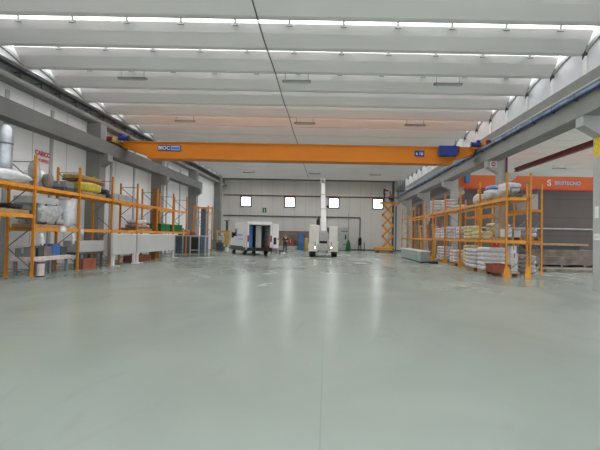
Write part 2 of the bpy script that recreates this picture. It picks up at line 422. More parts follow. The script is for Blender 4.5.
# ------------------------------------------------------------------ overhead crane
def crane():
    Y = 24.2
    t = thing('overhead_crane', 'long orange bridge crane girder spanning the main hall', 'overhead crane', (0, Y, 5.62))
    b = MB().prism([(-11.1, .56), (-9.7, .12), (6.6, .12), (7.9, .58), (7.9, .87), (-11.1, .87)], 1, 0, .75)
    b.build('girder', M['orange'], t)
    MB().box(-9.75, 6.7, -.06, .81, .0, .12).build('bottom_flange', M['orange'], t)
    MB().prism([(-11.1, .87), (7.9, .87), (7.9, .91), (-11.1, .91)], 1, -.06, .81).build('top_flange', M['orange'], t)
    for x in (-11.46, 8.36):
        z0 = .66 if x < 0 else .84
        e = MB().box(x - .17, x + .17, -.75, 1.5, z0 + .05, z0 + .33, bev=.02).build('end_carriage', M['ybrown'] if x < 0 else M['orange'], t)
        for y in (-.5, 1.25):
            MB().tube([(x - .06, y, z0 + .12), (x + .06, y, z0 + .12)], .13, 14).build('wheel', M['dgrey'], e)
        MB().box(x - .12, x + .12, -.85, -.75, z0 + .06, z0 + .3).build('buffer', M['maroon'], e)
        sx = .55 if x < 0 else -.5
        mo = MB().tube([(x + sx * .5, -.3, 1.0), (x + sx * 1.4, -.3, 1.0)], .13, 12).box(x + sx * .6, x + sx * .9, -.43, -.17, 1.08, 1.22).build('motor', M['blue'], t)
        MB().tube([(x + sx * 1.4, -.3, 1.0), (x + sx * 1.5, -.3, 1.0)], .14, 12).build('fan_cover', M['black'], mo)
    MB().box(-11.5, -11.05, -.3, .6, .80, 1.0).build('end_plate', M['ybrown'], t)
    MB().box(7.8, 8.4, -.3, .5, .80, 1.0).build('end_plate', M['orange'], t)
    s = MB().box(-9.2, -7.95, -.035, .0, .42, .72).build('maker_sign', M['blue'], t); s['label'] = 'blue sign with white letters'
    text('lettering', 'BIOC', .27, M['signw'], s, Matrix.Translation((-8.86, -.04, .56)) @ FACE_CAM, .006)
    MB().box(-8.50, -7.99, -.042, -.035, .45, .69).build('sign_field', M['lightblue'], s)
    MB().box(-8.46, -8.03, -.048, -.042, .535, .595).build('sign_stripe', M['blue'], s)
    s = MB().box(4.66, 5.18, -.035, .0, .36, .68).build('load_sign', M['blue'], t); s['label'] = 'small blue load sign'
    text('lettering', 't 10', .24, M['signw'], s, Matrix.Translation((4.92, -.04, .515)) @ FACE_CAM, .005)
    e = MB().box(5.92, 6.86, -.34, .0, .38, .92, bev=.02).build('control_cabinet', M['blue'], t)
    MB().box(6.36, 6.38, -.345, -.34, .41, .89).box(6.05, 6.1, -.36, -.34, .66, .74).build('door_seam', M['black'], e)
    MB().box(6.9, 7.04, -.2, 0, .6, .92).build('junction_box', M['maroon'], t)
    # trolley on the far flange side
    return t
crane()
def crane2():
    Y = 32.6
    t = thing('overhead_crane', 'red orange bridge crane girder in the side bay, lettered in white and blue', 'overhead crane', (0, Y, 5.22))
    MB().box(9.2, 35.6, 0, .6, .08, 1.0).build('girder', M['orange_red'], t)
    MB().box(9.2, 35.6, -.06, .66, 0, .08).build('bottom_flange', M['red'], t)
    MB().box(9.9, 10.25, -.35, 0, .45, 1.1, bev=.02).build('control_cabinet', M['blue2'], t)
    u0 = lambda u: px(u, Y)
    text('lettering', 'S', .62, M['pinksack'], t, Matrix.Translation((u0(549), -.01, .52)) @ FACE_CAM, .02)
    text('lettering', 'BRISTECNO', .36, M['lightblue'], t, Matrix.Translation((u0(567.5), -.01, .52)) @ FACE_CAM, .008)
    return t
crane2()

# pipes
b = MB().prism([(9.36, 5.0), (9.56, 5.0), (9.56, 5.03), (9.49, 5.05), (9.49, 5.14), (9.56, 5.16), (9.56, 5.19), (9.36, 5.19), (9.36, 5.16), (9.43, 5.14), (9.43, 5.05), (9.36, 5.03)], 1, 4, 22.6)
struct('trim_22', b, M['maroon'])
struct('runway_beam', MB().box(9.2, 9.6, 31.6, 51.5, 4.96, 5.22), M['conc_mid'])
struct('runway_beam', MB().box(35.2, 35.6, 4, 51.5, 4.96, 5.22), M['maroon'])
solo('pipe', MB().tube([(-12.0, YB - .075, 6.15), (8.3, YB - .075, 6.15)], .06, 8), M['maroon'], 'thin dark red pipe crossing the back wall at window height', 'pipe')
p = MB().tube([(-12.0, YB - .075, 3.78), (3.78, YB - .075, 3.78), (3.82, YB - .075, 3.7), (3.82, YB - .075, 1.74)], .06, 8)
solo('pipe', p, M['dgrey'], 'dark pipe crossing the back wall below the windows and turning down', 'pipe')
solo('pipe', MB().tube([(px(220.5, 51), 51, 0), (px(220.5, 51), 51, 8.0)], .06, 8), M['white'], 'thin white vertical pipe near the left back corner', 'pipe')
solo('pipe', MB().tube([(7.55, 51.6, 0), (7.55, 51.6, 7.9)], .13, 10), M['dgrey'], 'dark grey downpipe in the right back corner behind the scissor lift', 'pipe')
solo('pipe', MB().tube([(7.9, 51.6, 0), (7.9, 51.6, 5.2)], .08, 10), M['bluegrey'], 'blue grey vertical pipe in the right back corner', 'pipe')
solo('pipe', MB().tube([(9.1, 22.86, 0), (9.1, 22.86, 6.6)], .05, 8), M['maroon'], 'dark red riser pipe beside the second right column', 'pipe')
t = thing('duct_box', 'grey louvred metal box hung high in the right back corner', 'duct', (8.1, 49.6, 6.75))
MB().box(-.5, .48, 0, 1.2, 0, 1.15).build('casing', M['mgrey'], t)
for k in range(5): MB().box(-.46 + k * .19, -.40 + k * .19, -.03, 0, .06, 1.08).build('louvre', M['dgrey'], t)
MB().box(-.3, -.2, .3, .4, -.9, 0).build('hanger', M['dgrey'], t)

# signs
s = solo('exit_sign', MB().box(px(264.2, YB) - .22, px(264.2, YB) + .22, YB - .08, YB - .02, 4.18, 4.72), M['exit'], 'small green emergency exit sign on the back wall between the windows', 'sign')
MB().box(px(264.2, YB) - .03, px(264.2, YB) + .03, YB - .09, YB - .08, 4.36, 4.66).prism([(px(264.2, YB) - .1, 4.38), (px(264.2, YB) + .1, 4.38), (px(264.2, YB), 4.24)], 1, YB - .09, YB - .08).build('arrow', M['signw'], s)
yA, yB_ = 18.63, 19.66
s = solo('wall_sign', MB().box(XL, XL + .02, yA, yB_, 4.42, 5.02), M['signw'], 'white sign with red capital letters on the left wall', 'sign')
text('lettering', 'CARICO', .27, M['signr'], s, Matrix.Translation((XL + .025, 19.13, 4.86)) @ FACE_RIGHT, .012)
text('lettering', 'SOSPESO', .19, M['signr'], s, Matrix.Translation((XL + .025, 19.2, 4.57)) @ FACE_RIGHT, .006)
s = solo('column_sign', MB().box(8.735, 8.752, 14.34, 14.74, 4.36, 4.96), M['signy'], 'yellow notice high on the nearest right column', 'sign')
s = solo('paper_notice', MB().box(8.735, 8.752, 14.48, 14.68, 2.35, 2.72), M['signw'], 'tall white paper fixed on the nearest right column, above another', 'notice')
s = solo('paper_notice', MB().box(8.735, 8.752, 14.42, 14.74, 1.62, 1.84), M['signw'], 'small white paper low on the nearest right column', 'notice')
MB().box(8.73, 8.735, 14.46, 14.70, 1.72, 1.735).build('printed_line', M['mgrey'], s)
s = solo('round_sign', MB().box(8.30, 8.62, 22.94, 22.975, 5.28, 5.58), M['signw'], 'white and red prohibition sign on the corbel of the second right column', 'sign')
MB().tube([(8.46, 22.925, 5.43), (8.46, 22.94, 5.43)], .12, 18).build('red_disc', M['red'], s)
MB().box(8.38, 8.54, 22.915, 22.925, 5.405, 5.455).build('white_bar', M['signw'], s)

# ------------------------------------------------------------------ pallet racks
def rack(t, ys, xf, xb, top, levels, mat_=None, foot=True, deck=None):
    """ys frame positions; levels[i] = beam heights for bay i; local coords = world minus t.location"""
    ox, oy, oz = t.location
    R_ = mat_ or M['rack']
    for i, y in enumerate(ys):
        y -= oy
        for x in (xf - ox, xb - ox):
            up = MB()
            up.box(x - .042, x + .042, y - .035, y - .027, 0, top).box(x - .042, x - .03, y - .035, y + .035, 0, top).box(x + .03, x + .042, y - .035, y + .035, 0, top)
            o = up.build('upright', R_, t)
            if foot: MB().box(x - .075, x + .075, y - .07, y + .07, 0, .012).box(x - .055, x + .055, y - .05, y - .036, 0, .12).build('foot_plate', R_, o)
        z = .25; k = 0; br = MB()
        x0, x1 = xf - ox, xb - ox
        while z + .75 < top:
            a, c = (x0, x1) if k % 2 == 0 else (x1, x0)
            br.bar((a, y, z), (c, y, z + .75), .035, .025); z += .75; k += 1
        br.bar((x0, y, .25), (x1, y, .25), .035, .025); br.bar((x0, y, z), (x1, y, z), .035, .025)
        br.build('cross_brace', M['brace'], t)
    for i, lv in enumerate(levels):
        ya, yb = ys[i] - oy + .045, ys[i + 1] - oy - .045
        for z in lv:
            for x in (xf - ox, xb - ox):
                bm = MB().box(x - .025, x + .025, ya, yb, z - .065, z + .065).build('beam', R_, t)
                s = -1 if x == xf - ox else 1
                for q in (ya, yb - .02): MB().box(x - .04, x + .04, q - .01, q + .03, z - .1, z + .1).build('beam_connector', M['rack_dark'], bm)
            if (i, z) in (deck or ()):
                for k in range(4):
                    q = ya + (yb - ya) * (k + .5) / 4
                    MB().box(min(xf, xb) - ox + .02, max(xf, xb) - ox - .02, q - .03, q + .03, z + .035, z + .063).build('deck_bar', M['brace'], t)
XFL, XBL = -10.2, -11.1
YL = [12.81 + 2.83 * k for k in range(8)]
tl = thing('pallet_rack', 'long orange pallet rack row along the left wall', 'pallet rack', (-10.65, 12.8, 0))
rack(tl, YL, XFL, XBL, 4.22, [[2.1, 3.1], [1.64, 3.1], [1.64, 3.1], [1.64, 3.1], [1.64, 3.1], [1.64, 3.1], [1.64, 3.1]], deck=[(0, 2.1), (0, 3.1), (1, 1.64), (1, 3.1), (2, 3.1), (3, 3.1)])
tl2 = thing('pallet_rack', 'short orange rack standing past the grey cabinet before the white van', 'pallet rack', (-9.5, 34.1, 0))
rack(tl2, [34.1, 35.3], -9.03, -10.1, 3.75, [[3.6]])
MB().box(-.6, .45, -.04, .04, 3.5, 3.62).build('end_beam', M['rack'], tl2)

XFR, XBR = 7.5, 8.5
YR = [18.8 + 3.27 * k for k in range(9)]
tr = thing('pallet_rack', 'long orange pallet rack row on the right in front of the columns', 'pallet rack', (7.9, 18.8, 0))
rack(tr, YR, XFR, XBR, 4.4, [[1.5, 3.3]] * 8, deck=[(0, 1.5), (0, 3.3), (1, 1.5), (1, 3.3), (2, 1.5), (2, 3.3), (3, 1.5), (3, 3.3), (4, 3.3)])
for z in (1.5, 3.3): MB().box(-.36, .42, -.03, .03, z - .065, z + .065).build('end_beam', M['rack'], tr)
for i, y in enumerate(YR[:5]):     # post guards, front posts
    for x in ((-.4, .46) if i == 0 else (-.4,)):
        yy = y - 18.8
        MB().prism([(x - .13, 0), (x + .13, 0), (x + .10, .32), (x + .06, .46), (x - .06, .46), (x - .10, .32)], 1, yy - .14, yy - .06).build('post_guard', M['lift'], tr)
tr2 = thing('pallet_rack', 'orange rack row behind the right columns, seen through the front row', 'pallet rack', (9.5, 20.9, 0))
rack(tr2, [20.9, 24.0, 27.1, 30.2], 9.3, 9.97, 4.2, [[1.5, 2.95], [1.5, 1.95, 2.95], [1.5, 2.95]], deck=[(0, 1.5), (0, 2.95), (1, 1.95)])
for z in (1.5, 2.95): MB().box(-.2, .47, -.03, .03, z - .06, z + .06).build('end_beam', M['rack_dark'], tr2)

# ------------------------------------------------------------------ generic goods
def pallet(x, y, z, label, lx=.84, ly=1.2, m='wood', group=None):
    b = MB(); hx, hy = lx / 2, ly / 2
    n = 6
    for k in range(n):
        c = -hy + .05 + k * (ly - .1) / (n - 1); b.box(-hx, hx, c - .05, c + .05, .118, .14)
    for s in (-1, 0, 1):
        b.box(s * (hx - .05) - .05, s * (hx - .05) + .05, -hy, hy, .02, .118)
        b.box(s * (hx - .05) - .05, s * (hx - .05) + .05, -hy, hy, 0, .02)
    return solo('pallet', b, M[m], label, 'pallet', (x, y, z), group)
SEED = [0]
def sack(name, x0, x1, y0, y1, z0, z1, m, label, cat, e=3.2, jit=.14, group=None, n=4):
    SEED[0] += 1
    cx, cy = (x0 + x1) / 2, (y0 + y1) / 2
    b = MB().blob(x0 - cx, x1 - cx, y0 - cy, y1 - cy, 0, z1 - z0, e, jit, SEED[0], n)
    return solo(name, b, M[m], label, cat, (cx, cy, z0), group, smooth=True)
def crate(name, x0, x1, y0, y1, z0, z1, m, label, cat, lid=None, slots=0):
    """open topped box with rim, hand slots and ribs"""
    cx, cy = (x0 + x1) / 2, (y0 + y1) / 2; hx, hy, h = (x1 - x0) / 2, (y1 - y0) / 2, z1 - z0
    t = thing(name, label, cat, (cx, cy, z0)); w = .03
    b = MB().box(-hx, hx, -hy, hy, 0, w)
    for s in (-1, 1):
        b.box(s * hx - (w if s > 0 else 0), s * hx + (w if s < 0 else 0), -hy, hy, w, h)
        b.box(-hx + w, hx - w, s * hy - (w if s > 0 else 0), s * hy + (w if s < 0 else 0), w, h)
    b.build('body', M[m], t)
    r = MB()
    for s in (-1, 1):
        r.box(s * hx - .02, s * hx + .02, -hy - .02, hy + .02, h - .05, h + .005); r.box(-hx - .02, hx + .02, s * hy - .02, s * hy + .02, h - .05, h + .005)
    r.build('rim', M[m], t)
    n = max(2, int(2 * hy / .25))
    for k in range(1, n):
        yy = -hy + 2 * hy * k / n
        MB().box(hx - .012 if x0 < -5 else -hx - .014, hx + .014 if x0 < -5 else -hx + .012, yy - .012, yy + .012, .02, h - .05).build('rib', M[m], t)
    return t
def carton(name, x0, x1, y0, y1, z0, z1, m, label, cat='box', tape='lgrey', bev=.012):
    cx, cy = (x0 + x1) / 2, (y0 + y1) / 2; hx, hy, h = (x1 - x0) / 2, (y1 - y0) / 2, z1 - z0
    t = thing(name, label, cat, (cx, cy, z0))
    MB().box(-hx, hx, -hy, hy, 0, h, bev=min(bev, hx * .3, hy * .3, h * .3)).build('body', M[m], t)
    MB().box(-hx * .12, hx * .12, -hy - .003, hy + .003, h * .45, h + .003).build('tape', M[tape], t)
    return t
def bundle(name, x0, x1, y0, y1, z0, z1, m, label, cat, nx=4, nz=3, strap='black'):
    """bundle of long square sections along Y, strapped"""
    cx, cy = (x0 + x1) / 2, (y0 + y1) / 2; hx, hy, h = (x1 - x0) / 2, (y1 - y0) / 2, z1 - z0
    t = thing(name, label, cat, (cx, cy, z0)); b = MB()
    dx, dz = 2 * hx / nx, h / nz
    for i in range(nx):
        for k in range(nz):
            o = random.uniform(-.06, .0) * hy
            b.box(-hx + i * dx + .004, -hx + (i + 1) * dx - .004, -hy - o * .3, hy + o, k * dz + .003, (k + 1) * dz - .003)
    b.build('lengths', M[m], t)
    s = MB()
    for q in (-.6, .6):
        s.box(-hx - .006, -hx, q * hy - .02, q * hy + .02, 0, h); s.box(hx, hx + .006, q * hy - .02, q * hy + .02, 0, h); s.box(-hx, hx, q * hy - .02, q * hy + .02, h, h + .006)
    s.build('strap', M[strap], t)
    return t
def boards(name, x0, x1, y0, y1, z0, z1, m, label, cat, n=8, along='x'):
    """stack of sheets or planks, slightly shuffled"""
    cx, cy = (x0 + x1) / 2, (y0 + y1) / 2; hx, hy, h = (x1 - x0) / 2, (y1 - y0) / 2, z1 - z0
    b = MB(); d = h / n
    for k in range(n):
        a, c = random.uniform(-.03, .03), random.uniform(-.03, .03)
        b.box(-hx + a, hx + a - abs(c), -hy + c, hy + c, k * d + .003, (k + 1) * d - .002)
    return solo(name, b, M[m], label, cat, (cx, cy, z0))

UZ, MZ = 3.166, 1.706     # tops of the left rack beams
# --- left rack, upper shelf
t = thing('foil_roll', 'tall silver foil wrapped roll standing on the left upper shelf at the frame edge', 'roll', (-10.88, 15.05, UZ))
MB().tube([(0, 0, 0), (0, 0, .9), (0.01, 0, 1.55), (0, 0, 1.9), (0, 0, 1.98)], [.24, .25, .24, .19, .08], 16).build('roll', M['foil'], t, smooth=True)
for z in (.4, 1.3): MB().tube([(0, 0, z), (0, 0, z + .06)], .258, 16).build('band', M['brace'], t)
sack('plastic_heap', -10.56, -10.1, 13.0, 15.5, UZ, UZ + .40, 'film', 'low heap of white plastic film at the near end of the left upper shelf', 'plastic film', 2.2, .3, n=6)
sack('film_roll', -10.56, -10.2, 15.72, 16.02, UZ, UZ + .95, 'greyfilm', 'upright grey film bundle beside the first left rack post', 'plastic film', 2.6, .25, n=5)
sack('plastic_heap', -11.15, -10.6, 16.05, 17.4, UZ, UZ + .72, 'film', 'taller crumpled white plastic heap right of the first left rack post', 'plastic film', 2.2, .3, n=6)
sack('beige_bag', -10.56, -10.25, 16.5, 16.9, UZ, UZ + .55, 'timber', 'beige bag propped against the white plastic heap', 'bag', 2.6, .25)
bundle('beam_bundle', -10.9, -10.25, 17.45, 18.36, UZ, UZ + .16, 'dgrey', 'dark metal lengths on the left upper shelf before the yellow stack', 'metal lengths', 4, 2)
carton('dark_crate', -10.9, -10.35, 17.75, 18.3, UZ + .17, UZ + .42, 'mgrey', 'small grey box on the dark lengths next to the yellow stack', 'box')
pallet(-10.65, 19.6, UZ, 'wooden pallet under the yellow stack on the left upper shelf', .95, 2.0)
sack('yellow_bale', -11.03, -10.22, 18.65, 20.5, UZ + .14, UZ + .56, 'yellow', 'yellow film wrapped bale on the left upper shelf', 'bale', 5, .1)
boards('board_stack', -11.0, -10.26, 18.62, 20.7, UZ + .56, UZ + .66, 'redbrown', 'thin red brown boards lying on the yellow bale', 'boards', 3)
boards('board_stack', -11.0, -10.28, 18.6, 20.4, UZ + .66, UZ + .80, 'ybrown', 'yellow boards on top of the yellow bale stack', 'boards', 4)
sack('dark_bag', -10.75, -10.2, 20.7, 21.2, UZ, UZ + .42, 'navy', 'dark blue bag at the third post on the left upper shelf', 'bag', 2.8, .2)
bundle('beam_bundle', -11.0, -10.5, 21.45, 24.0, UZ + .0, UZ + .36, 'lgrey', 'taller pale grey bundle of metal sections on the left upper shelf', 'metal sections', 4, 4)
bundle('beam_bundle', -10.48, -10.2, 21.45, 24.0, UZ, UZ + .24, 'steel', 'low galvanised bundle in front of the pale grey sections', 'metal sections', 3, 2)
# spare uprights standing in the far bay
for k, x in enumerate((-10.33, -10.45, -10.57)):
    solo('spare_upright', MB().box(-.05, .05, -.05, -.035, 0, 4.3).box(-.05, -.035, -.05, .05, 0, 4.3).box(.035, .05, -.05, .05, 0, 4.3), M['rack_dark'],
         'spare orange rack upright stood on end in the left rack, %s of three' % ('front', 'middle', 'rearmost')[k], 'rack upright', (x, 27.2 + .1 * k, 0))
# --- left rack, mid shelf
def coil(x, y, z, R_, r, m, label):
    pts = [(math.cos(a) * R_ * (1 + .06 * math.sin(3 * a)), math.sin(a) * R_, r + .03 * a / 6) for a in [k * .35 for k in range(60)]]
    return solo('cable_coil', MB().tube(pts, r, 6), M[m], label, 'coil', (x, y, z))
BZ = 2.166
pallet(-10.65, 14.6, BZ, 'pallet with loose parts at the near end of the left rack', .95, 1.5)
coil(-10.5, 14.9, BZ + .14, .28, .05, 'black', 'black cable coil on the nearest left pallet')
carton('parts_box', -11.05, -10.84, 14.4, 15.2, BZ + .14, BZ + .36, 'mgrey', 'grey parts box behind the black coil on the left rack', 'box')
# wrapped machine frames
t = thing('wrapped_machine', 'grey machine frame wrapped in clear plastic on the left mid shelf', 'machine', (-10.65, 16.85, MZ))
MB().box(-.42, .4, -1.05, .82, 0, .12).build('skid', M['wood'], t)
MB().box(-.4, .38, -1.05, .35, .86, 1.12, bev=.02).build('upper_body', M['lgrey'], t)
MB().box(-.38, .34, -.95, .75, .30, .62, bev=.02).build('lower_body', M['mgrey'], t)
for y in (-.95, -.4, .2): MB().box(.3, .38, y - .04, y + .04, .12, .9).build('frame_post', M['dgrey'], t)
MB().blob(-.43, .41, -.9, .84, .12, .92, 5, .3, 55, 6).build('plastic_wrap', M['greyfilm'], t, smooth=True)
sack('film_pack', -11.1, -10.2, 17.72, 18.38, MZ, MZ + 1.2, 'film', 'white film wrapped pack beside the second left rack post', 'pack', 4, .25, n=6)
def ribbon(u, Y, x, label):
    b = MB().tube([(0, 0, .0), (.02, .05, -.12), (-.01, .1, -.27), (.0, .09, -.42)], [.05, .06, .06, .04], 7)
    return solo('white_ribbon', b, M['white'], label, 'plastic strip', (x, Y, 1.5), smooth=True)
ribbon(38, 15.95, -10.13, 'white plastic strip hanging from the left mid beam next to the first post')
ribbon(71, 17.9, -10.13, 'white plastic strip hanging from the left mid beam near the second post')
sack('film_knot', -10.22, -10.02, 17.1, 17.4, 1.52, 1.78, 'film', 'white film knot tied on the left mid beam', 'plastic film', 2.2, .3)
sack('film_knot', -10.20, -10.06, 18.53, 18.7, 1.45, 1.7, 'film', 'pale film tied at the second left rack post', 'plastic film', 2.2, .3)
# sacks further back
pallet(-10.65, 25.2, MZ, 'pallet under the brown sacks on the left mid shelf', .9, 2.0)
sk = [(24.35, 25.0, .14, .36), (25.0, 25.65, .14, .38), (25.65, 26.2, .14, .36), (24.5, 25.15, .36, .58), (25.15, 25.8, .39, .62)]
nm = ['near end, bottom layer', 'centre, bottom layer', 'far end, bottom layer', 'near one, top layer', 'far one, top layer']
for (a, c, z0, z1), q in zip(sk, nm):
    sack('paper_sack', -11.0, -10.25, a, c, MZ + z0, MZ + z1, 'brownsack' if z0 < .2 else 'pinksack', '%s sack on the pallet left of the green crates, %s' % ('brown' if z0 < .2 else 'pinkish', q), 'sack', 3.2, .2)
crate('green_crate', -11.1, -10.2, 27.65, 29.25, MZ, MZ + .46, 'green', 'green plastic crate on the left mid shelf, nearer of the pair', 'crate')
crate('green_crate', -11.1, -10.2, 30.0, 31.7, MZ, MZ + .46, 'green', 'green plastic crate on the left mid shelf, farther of the pair', 'crate')
sack('red_bag', -11.12, -10.2, 31.75, 32.4, MZ, MZ + .32, 'brownsack', 'small brown sack past the farther green crate', 'sack', 3, .2)
# --- left rack, floor level
t = thing('low_platform', 'low pale wooden platform under the first bay of the left rack', 'platform', (-10.72, 17.0, 0))
MB().box(-.36, .36, -1.2, 1.25, .50, .66, bev=.01).build('deck', M['pinksack'], t)
for x in (-.28, .28):
    for y in (-1.05, 0, 1.1): MB().box(x - .05, x + .05, y - .05, y + .05, 0, .5).build('leg', M['mgrey'], t)
for k, (a, c, h, m) in enumerate(((15.9, 16.2, .3, 'mgrey'), (16.35, 16.6, .32, 'dgrey'), (16.7, 17.15, .36, 'timber'), (17.75, 18.15, .34, 'dgrey'))):
    carton('steel_box', -11.0, -10.45, a, c, .66, .66 + h, m, 'dark steel box on the low platform, %s from the near end' % ('first', 'second', 'third', 'last')[k])
carton('blue_box', -10.95, -10.45, 17.2, 17.7, .66, 1.1, 'blue2', 'blue box on the low platform under the left rack', 'box')
t = thing('roll_end', 'white drum standing at the foot of the first left rack post', 'drum', (-9.95, 15.72, 0))
MB().tube([(0, 0, 0), (0, 0, .5)], .12, 14).build('barrel', M['pinksack'], t)
for z in (0, .46): MB().tube([(0, 0, z), (0, 0, z + .04)], .13, 14).build('hoop', M['black'], t)
carton('flat_crate', -11.0, -10.3, 18.8, 20.9, .72, 1.2, 'conc_light', 'pale grey flat crate under the second bay of the left rack', 'crate')
t = thing('crate_stand', 'dark trestle carrying the pale grey flat crate', 'trestle', (-10.65, 19.85, 0))
MB().box(-.33, .33, -1.0, 1.0, .62, .72).build('top', M['dgrey'], t)
for x in (-.28, .28):
    for y in (-.9, .9): MB().box(x - .04, x + .04, y - .04, y + .04, 0, .62).build('leg', M['dgrey'], t)
carton('wood_box', -10.75, -10.35, 19.2, 20.3, 0, .42, 'redbrown', 'red brown box on the floor beneath the pale grey flat crate', 'box')
# --- white panels on legs
def wpanel(y0, y1, label):
    t = thing('white_screen', label, 'panel', (-9.98, (y0 + y1) / 2, 0)); h = (y1 - y0) / 2
    MB().box(-.06, .06, -h, h, .52, 1.5, bev=.01).build('panel', M['offwhite'], t)
    MB().box(-.08, .08, -h, h, 1.48, 1.53).build('top_rail', M['white'], t)
    for s in (-1, 1):
        lg = MB().box(-.06, .06, s * (h - .12) - .05, s * (h - .12) + .05, .03, .52).build('leg', M['white'], t)
        MB().box(-.1, .3, s * (h - .12) - .07, s * (h - .12) + .07, 0, .03).build('foot', M['white'], lg)
wpanel(20.95, 23.45, 'shorter white panel on legs in front of the left rack')
wpanel(23.65, 29.4, 'longer white panel on legs in front of the left rack')
boards('plank_pack', -11.0, -10.32, 24.4, 26.5, 0, .32, 'redbrown', 'red brown plank pack on the floor behind the white panels', 'planks', 4)
# --- blue grey cabinets beyond the panels
t = thing('workshop_cabinet', 'blue grey steel cabinet with pale posts beside the short orange rack', 'cabinet', (-10.0, 33.08, 0))
MB().box(-1.15, 1.1, .05, .8, .12, 1.38).build('body', M['bluegrey'], t)
MB().box(-1.2, 1.15, 0, .85, 1.38, 1.46).build('top', M['offwhite'], t)
for x in (-1.15, -.58, -.02, .62, 1.08): MB().box(x - .04, x + .04, 0, .06, 0, 1.4).build('post', M['offwhite'], t)
MB().box(.04, .56, .02, .06, .2, 1.3).build('painted_bay_shade', M['black'], t)  # black plate painted in for the shaded inside of an open bay
MB().box(.08, .55, -.1, .05, .34, .42).build('shelf', M['lgrey'], t)
MB().box(-1.15, 1.1, .0, .8, .06, .12).build('plinth', M['lgrey'], t)
t = thing('tall_cabinet', 'tall dark grey upright cabinet against the short orange rack', 'cabinet', (-9.42, 34.2, 0))
MB().box(-.2, .16, .05, .35, 0, 3.5, bev=.01).build('body', M['bluegrey'], t)
MB().box(.16, .21, .05, .35, 0, 3.5).build('side_rail', M['steel'], t)
MB().box(.1, .13, .03, .05, 1.0, 1.2).build('handle', M['steel'], t)
for k, (x, h, m) in enumerate(((-10.9, .55, 'mgrey'), (-10.45, .42, 'brownsack'), (-10.0, .36, 'redbrown'))):
    sack('small_bag', x - .18, x + .2, 33.3, 33.75, 1.46, 1.46 + h, m, ('grey bag on the blue grey cabinet', 'brown bag in the middle of the blue grey cabinet', 'reddish bag on the blue grey cabinet by the tall upright')[k], 'bag', 3, .2)

# ------------------------------------------------------------------ right rack goods
RU, RM = 3.366, 1.566
def load(x0, x1, y0, y1, z0, z1, m, label, cat='wrapped load', seams=True):
    """a shrink wrapped block of sacks: bulging layers"""
    SEED[0] += 1; cx, cy = (x0 + x1) / 2, (y0 + y1) / 2; h = z1 - z0; n = max(2, round(h / .2)); b = MB()
    for k in range(n):
        d = h / n
        for q in range(2):
            ya = y0 - cy + q * (y1 - y0) / 2; o = random.uniform(-.02, .02)
            b.blob(x0 - cx + o, x1 - cx + o, ya - .01, ya + (y1 - y0) / 2 + .01, k * d - .01 * (k > 0), (k + 1) * d + .01, 5, .08, SEED[0] + k * 3 + q, 3)
    return solo('sack_load', b, M[m], label, cat, (cx, cy, z0), smooth=True)
# floor
def fl(y, xa=7.55, xb=8.3, ly=1.3, lab=''): pallet((xa + xb) / 2, y, 0, lab, xb - xa, ly)
fl(20.0, lab='pallet under the small boxes at the near end of the right rack')
crate('red_trough', 7.3, 7.95, 19.45, 20.65, .14, .50, 'redbrown', 'red brown wooden trough sticking out of the near right rack bay', 'trough')
carton('white_carton', 7.98, 8.28, 19.5, 19.95, .14, .617, 'offwhite', 'white carton at the foot of the near right rack bay', 'box')
carton('printed_carton', 7.98, 8.28, 19.5, 19.95, .62, 1.0, 'pinksack', 'pale carton on the white carton in the near right bay', 'box', 'blue')
carton('white_carton', 8.0, 8.25, 19.55, 19.9, 1.003, 1.32, 'white', 'small white carton topping the cartons in the near right bay', 'box', 'blue')
fl(21.25, 7.3, 8.3, 1.15, 'pallet under the big white sack load on the right')
load(7.25, 8.3, 20.75, 21.85, .14, 1.2, 'sack', 'big white sack load on the floor between the first two right rack posts')
carton('red_box', 7.85, 8.15, 21.2, 21.6, 1.215, 1.5, 'red', 'small dark red box on the big white sack load', 'box')
fl(22.95, 7.25, 8.2, 1.2, 'pallet under the white load beside the second right rack post')
load(7.2, 8.2, 22.4, 23.5, .14, 1.1, 'sack', 'white sack load on the floor beyond the second right rack post')
fl(24.55, 7.55, 8.3, 1.3, 'pallet under the straw coloured sacks on the right')
load(7.6, 8.3, 24.0, 25.2, .14, 1.25, 'ysack', 'tall straw coloured sack load on the floor by the third right rack post')
fl(27.3, lab='pallet under the pinkish load past the third right rack post')
load(7.6, 8.3, 26.7, 27.9, .14, .9, 'pinksack', 'pinkish sack load on the floor behind the pale green trough')
fl(30.2, lab='pallet under the white load left of the third right column')
load(7.55, 8.3, 29.3, 30.9, .14, 1.05, 'sack', 'white sack load on the floor left of the third right column')
# mid shelf
pallet(7.93, 19.95, RM, 'pallet under the grey packs on the near right mid shelf', .8, 1.5)
carton('white_carton', 7.6, 7.95, 19.3, 19.75, RM + .14, RM + .48, 'offwhite', 'white box at the near end of the right mid shelf', 'box', 'lightblue')
bundle('tube_pack', 8.0, 8.3, 19.25, 20.6, RM + .14, RM + .42, 'lgrey', 'pale grey tube pack beside the white box on the right mid shelf', 'tubes', 3, 3)
load(7.6, 8.3, 22.4, 23.7, RM, RM + .42, 'ysack', 'low straw coloured load on the right mid shelf past the second post')
load(7.6, 8.3, 24.0, 25.15, RM, RM + .72, 'ysack', 'tall straw coloured load on the right mid shelf before the third post')
load(7.6, 8.3, 25.7, 26.6, RM, RM + .7, 'sack', 'white load on the right mid shelf just past the third post')
load(7.6, 8.3, 28.9, 30.1, RM, RM + .75, 'sack', 'white load on the right mid shelf left of the third column')
load(7.6, 8.3, 30.5, 31.7, RM, RM + .72, 'pinksack', 'pinkish load on the right mid shelf left of the white load')
